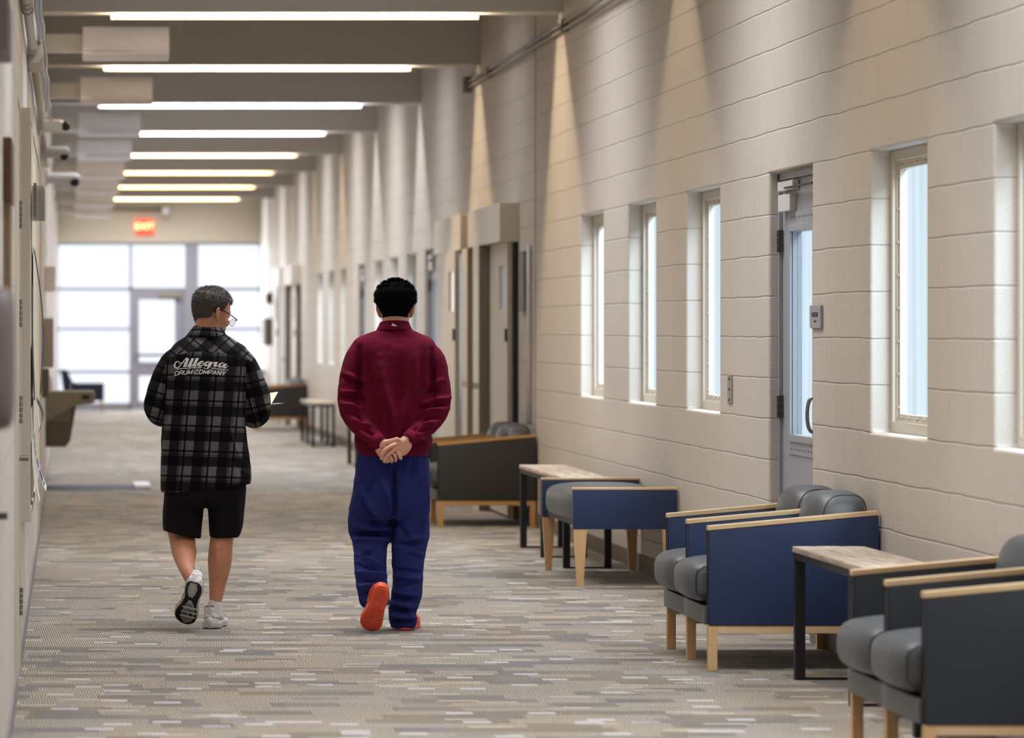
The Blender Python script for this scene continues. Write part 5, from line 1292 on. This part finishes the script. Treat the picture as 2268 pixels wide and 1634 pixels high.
# collar: folded band
bm = bmesh.new(); rows = []; n = 44
prof = [(750, 410, 506, .083, .07, -.002), (746, 411, 506, .085, .07, -.002), (738, 417, 502, .080, .068, 0), (728, 425, 496, .070, .064, .004), (723, 429, 492, .066, .06, .006), (724, 432, 490, .062, .056, .006), (735, 433, 489, .060, .054, .004)]
for (py, xl, xr, db, df, dy) in prof:
    c = P((xl+xr)/2, py, YP+dy); hw = (xr-xl)/2*YP/F; row = []
    for k in range(n):
        a = 2*PI*k/n; s_ = math.sin(a); y = (df if s_ > 0 else db)*s_
        row.append(bm.verts.new((c.x+hw*math.cos(a), c.y+y, c.z-(.008 if s_ < 0 else .03)*s_-.004-.006*math.cos(a))))
    rows.append(row)
uvl = bm.loops.layers.uv.new('UVMap')
for j, (A, B) in enumerate(zip(rows, rows[1:])):
    for k in range(n):
        f = bm.faces.new((A[k], A[(k+1) % n], B[(k+1) % n], B[k]))
        kk = (k, k+1, k+1, k); jj = (j, j, j+1, j+1)
        for l, a_, b_ in zip(f.loops, kk, jj): l[uvl].uv = ((a_/n)*2*PI*40/T_+.2, prof[b_][0]/55.9+.30)
obj('collar', bm, 'plaid_collar', sh, smooth=True)
# printed lettering on the back, laid onto the cloth
SC = 16.2
def cp(x, y): return (375+x/SC, 780+y/SC)
def ribbon(bm, pts, ws, m=5):
    P2 = catmull([Vector((x, y, 0)) for x, y in pts], m); k = len(pts)-1; L_, R_ = [], []
    for i, p in enumerate(P2):
        t = i/m; j = min(int(t), k-1); w = ws[j]*(1-(t-j))+ws[j+1]*(t-j)
        a = P2[max(0, i-1)]; b = P2[min(len(P2)-1, i+1)]; d = (b-a).normalized(); nr = Vector((-d.y, d.x, 0))*w/2
        L_.append(bm.verts.new(on_back(bvs, *cp(p.x+nr.x, p.y+nr.y), .004))); R_.append(bm.verts.new(on_back(bvs, *cp(p.x-nr.x, p.y-nr.y), .004)))
    for i in range(len(P2)-1): bm.faces.new((L_[i], L_[i+1], R_[i+1], R_[i]))
def slab(bm, q, m=4):
    """slanted heavy stem: corners tl, tr, br, bl"""
    g = []
    for i in range(m+1):
        t = i/m; a = Vector(q[0]).lerp(Vector(q[3]), t); b = Vector(q[1]).lerp(Vector(q[2]), t)
        g.append([bm.verts.new(on_back(bvs, *cp(*a.lerp(b, s)), .004)) for s in (0, .5, 1)])
    for a, b in zip(g, g[1:]):
        for k in range(2): bm.faces.new((a[k], a[k+1], b[k+1], b[k]))
bm = bmesh.new()
ribbon(bm, [(345, 440), (372, 385), (335, 335), (265, 340), (205, 410), (190, 490), (225, 550), (285, 560), (350, 520), (430, 430), (530, 300), (600, 220), (650, 195)], [14, 26, 28, 34, 52, 58, 56, 50, 42, 34, 32, 32, 36])
slab(bm, [(625, 200), (712, 235), (608, 528), (480, 528)]); ribbon(bm, [(385, 378), (500, 375), (640, 375)], [22, 22, 22], 3)
slab(bm, [(800, 212), (892, 212), (775, 500), (672, 450)]); ribbon(bm, [(700, 430), (690, 490), (750, 512), (810, 480), (860, 420)], [40, 70, 44, 26, 16])
slab(bm, [(958, 208), (1062, 208), (935, 480), (838, 450)]); ribbon(bm, [(862, 430), (852, 475), (900, 500), (960, 470), (1020, 400)], [40, 70, 44, 26, 16])
ribbon(bm, [(1075, 425), (1170, 400), (1230, 360), (1210, 330), (1150, 335), (1080, 385), (1050, 440), (1085, 485), (1160, 480), (1260, 410)], [16, 22, 26, 26, 44, 74, 82, 62, 34, 18])
ribbon(bm, [(1450, 345), (1380, 340), (1310, 385), (1275, 440), (1310, 480), (1380, 450), (1450, 370)], [22, 34, 66, 78, 56, 30, 24])
slab(bm, [(1465, 345), (1560, 345), (1460, 545), (1350, 545)]); ribbon(bm, [(1415, 520), (1380, 575), (1320, 590), (1260, 575), (1245, 540)], [90, 44, 24, 24, 34])
ribbon(bm, [(1560, 440), (1590, 380), (1620, 370), (1740, 372)], [14, 22, 40, 46]); slab(bm, [(1640, 370), (1735, 370), (1680, 500), (1580, 480)])
ribbon(bm, [(1600, 470), (1640, 512), (1720, 490), (1800, 430)], [50, 44, 26, 18])
ribbon(bm, [(1960, 388), (1890, 385), (1820, 430), (1790, 490), (1825, 525), (1900, 490), (1960, 420)], [22, 34, 66, 78, 56, 30, 22])
slab(bm, [(1975, 405), (2080, 410), (1995, 545), (1895, 545)]); ribbon(bm, [(1935, 520), (1985, 562), (2050, 540), (2120, 475)], [60, 42, 26, 16])
ribbon(bm, [(250, 615), (420, 585), (680, 568), (940, 548), (1168, 550)], [28, 26, 26, 28, 30]); ribbon(bm, [(1495, 568), (1750, 598), (2005, 636)], [26, 28, 30])
w = obj('printed_lettering', bm, 'logo', sh)
GL = {'D': [[(0, 1), (0, 0), (.35, 0), (.72, .22), (.72, .72), (.38, 1), (0, 1)]], 'R': [[(0, 1), (0, 0), (.5, 0), (.7, .25), (.5, .5), (0, .5)], [(.38, .5), (.72, 1)]],
 'U': [[(0, 0), (0, .72), (.18, .97), (.52, .97), (.7, .72), (.7, 0)]], 'M': [[(0, 1), (0, 0)], [(0, 0), (.42, .85)], [(.42, .85), (.84, 0)], [(.84, 0), (.84, 1)]],
 'C': [[(.74, .2), (.5, 0), (.22, .04), (0, .35), (0, .68), (.2, .96), (.5, 1), (.74, .8)]], 'O': [[(.4, 0), (.1, .14), (0, .5), (.1, .86), (.4, 1), (.7, .86), (.8, .5), (.7, .14), (.4, 0)]],
 'P': [[(0, 1), (0, 0), (.5, 0), (.7, .27), (.5, .55), (0, .55)]], 'A': [[(0, 1), (.38, 0)], [(.38, 0), (.76, 1)], [(.14, .68), (.62, .68)]], 'N': [[(0, 1), (0, 0)], [(0, 0), (.7, 1)], [(.7, 1), (.7, 0)]],
 'Y': [[(0, 0), (.36, .48)], [(.72, 0), (.36, .48)], [(.36, .48), (.36, 1)]], 'T': [[(0, 0), (.7, 0)], [(.35, 0), (.35, 1)]], ' ': []}
GW = {'M': 1.1, 'C': .98, 'O': 1.06, 'A': .98, 'Y': .92, ' ': .34, 'N': .96}
def stroke_text(s, x0, x1, ytop, cap, slant, wd, arch):
    tot = sum(GW.get(ch, .94) for ch in s)-.2; k = (x1-x0-slant*cap)/tot; x = 0; bm = bmesh.new()
    for ch in s:
        for st in GL[ch]:
            pts = []
            for a_, b_ in st:
                X_ = x0+slant*cap*(1-b_)+(x+a_)*k; Y_ = ytop+cap*b_+arch((X_-x0)/(x1-x0)); pts.append((X_, Y_))
            ribbon(bm, pts, [wd]*len(pts), 3)
        x += GW.get(ch, .94)
    obj('printed_lettering', bm, 'logo', sh)
stroke_text('DRUM COMPANY', 190, 2040, 642, 140, .38, 30, lambda u: 60*(2*u-1)**2-8)
stroke_text('TM', 2034, 2112, 612, 42, .2, 11, lambda u: 0)
# chest-side cuffs are hidden; breast pocket not visible from behind
# black shorts
bm = bmesh.new()
loft(bm, refine([(1040, 368, 542, .125, .13, 0, 0), (1075, 364, 545, .135, .13, 0, 0), (1105, 363, 544, .135, .12, 0, 0), (1125, 366, 542, .11, .10, 0, 0)], 3), YP)
loft(bm, refine([(1075, 366, 455, .11, .11, 0, 0), (1110, 362, 454, .105, .11, .01, 0), (1140, 360, 450, .100, .10, .01, 0), (1165, 360, 447, .095, .10, 0, -.0), (1180, 360, 446, .095, .10, -.015, .22), (1184, 361, 445, .092, .10, -.017, .22)], 3), YP)
loft(bm, refine([(1075, 455, 545, .11, .11, 0, 0), (1110, 458, 543, .105, .11, 0, 0), (1140, 461, 541, .100, .10, 0, 0), (1165, 463, 538, .096, .10, 0, 0), (1182, 464, 533, .094, .10, 0, 0), (1190, 466, 528, .090, .10, 0, 0)], 3), YP)
me = fuse(bm, .006, 5)
sculpt(me, [(455, 1100, 455, 1140, 5, -14), (480, 1105, 495, 1160, 6, 6), (505, 1110, 515, 1175, 6, -5), (525, 1095, 530, 1175, 5, 5), (390, 1110, 400, 1170, 8, 5), (420, 1120, 435, 1180, 6, -5), (372, 1100, 370, 1165, 5, 4), (365, 1160, 440, 1172, 3, 2)], YP, wob=.003)
obj('shorts', me, 'shorts', man2, smooth=True)
# sneakers and socks
MS = foot_matrix(pp(428, 1297, -.345), pp(411, 1376, -.190), (.10, 1, .12)); sneaker(man2, MS, -1)
hR = pp(467, 1391, -.02); hR.z = 0; a = math.radians(11); tR = hR+Vector((math.sin(a), math.cos(a), 0))*.22
sneaker(man2, foot_matrix(hR, tR, (0, 0, 1)), 1)
bm = bmesh.new(); limb(bm, [(476, 1336, .0, (.034, .040)), (476, 1348, .0, (.035, .042)), (475, 1362, .0, (.035, .047))], YP); obj('sock', bm, 'sock', man2, smooth=True)
# folded paper and pen in his hands
bm = bmesh.new(); q = [pp(616, 868, .33), pp(520, 880, .47), pp(498, 905, .40), pp(600, 897, .25)]
nrm = (q[1]-q[0]).cross(q[3]-q[0]).normalized()*.0015
v1 = [bm.verts.new(v) for v in q]; v2 = [bm.verts.new(v+nrm) for v in q]; bm.faces.new(v1); bm.faces.new(v2[::-1])
for i in range(4): bm.faces.new((v1[i], v2[i], v2[(i+1) % 4], v1[(i+1) % 4]))
tag(obj('paper_booklet', bm, mat('booklet_cream', (232, 218, 190), .6)), 'cream folded paper held in front by the man in the plaid overshirt', 'paper')
bm = bmesh.new(); cyl(bm, pp(627, 893, .25), pp(560, 899, .30), .0035, 8)
tag(obj('pen', bm, 'clip', smooth=True), 'thin silver pen poking out beside the plaid sleeve, under the cream paper', 'pen')
# ================================================================ camera, world, view
cd = bpy.data.cameras.new('camera'); cam = bpy.data.objects.new('camera', cd); C.objects.link(cam)
cam.location = (0, 0, EYE); cam.rotation_euler = (PI/2, 0, 0)
cd.sensor_fit = 'HORIZONTAL'; cd.sensor_width = 36.; cd.lens = F/2268*36
cd.shift_x = (1134-VX)/2268; cd.shift_y = -(817-VY)/2268
cd.clip_end = 300; cd.dof.use_dof = True; cd.dof.focus_distance = 20.1; cd.dof.aperture_fstop = 3.6
bpy.context.scene.camera = cam
w = bpy.data.worlds.new('overcast_sky'); bpy.context.scene.world = w; w.use_nodes = True
bg = w.node_tree.nodes['Background']; bg.inputs['Color'].default_value = (.90, .95, 1., 1); bg.inputs['Strength'].default_value = 1.4
add_area('daylight_end', (1.63, YE+.6, 1.6), (PI/2, 0, PI), 3.5, 2.9, 190, (.93, .96, 1.))
sc = bpy.context.scene
vs = sc.view_settings; vs.view_transform = 'Standard'; vs.look = 'None'; vs.gamma = 1; vs.use_curve_mapping = False; vs.exposure = 0.
cy = sc.cycles
cy.max_bounces = 10; cy.diffuse_bounces = 6; cy.glossy_bounces = 3; cy.transparent_max_bounces = 12; cy.transmission_bounces = 4
cy.caustics_reflective = False; cy.caustics_refractive = False; cy.sample_clamp_indirect = 4.
try:
    cy.use_denoising = True; cy.denoiser = 'OPENIMAGEDENOISE'
except Exception: pass
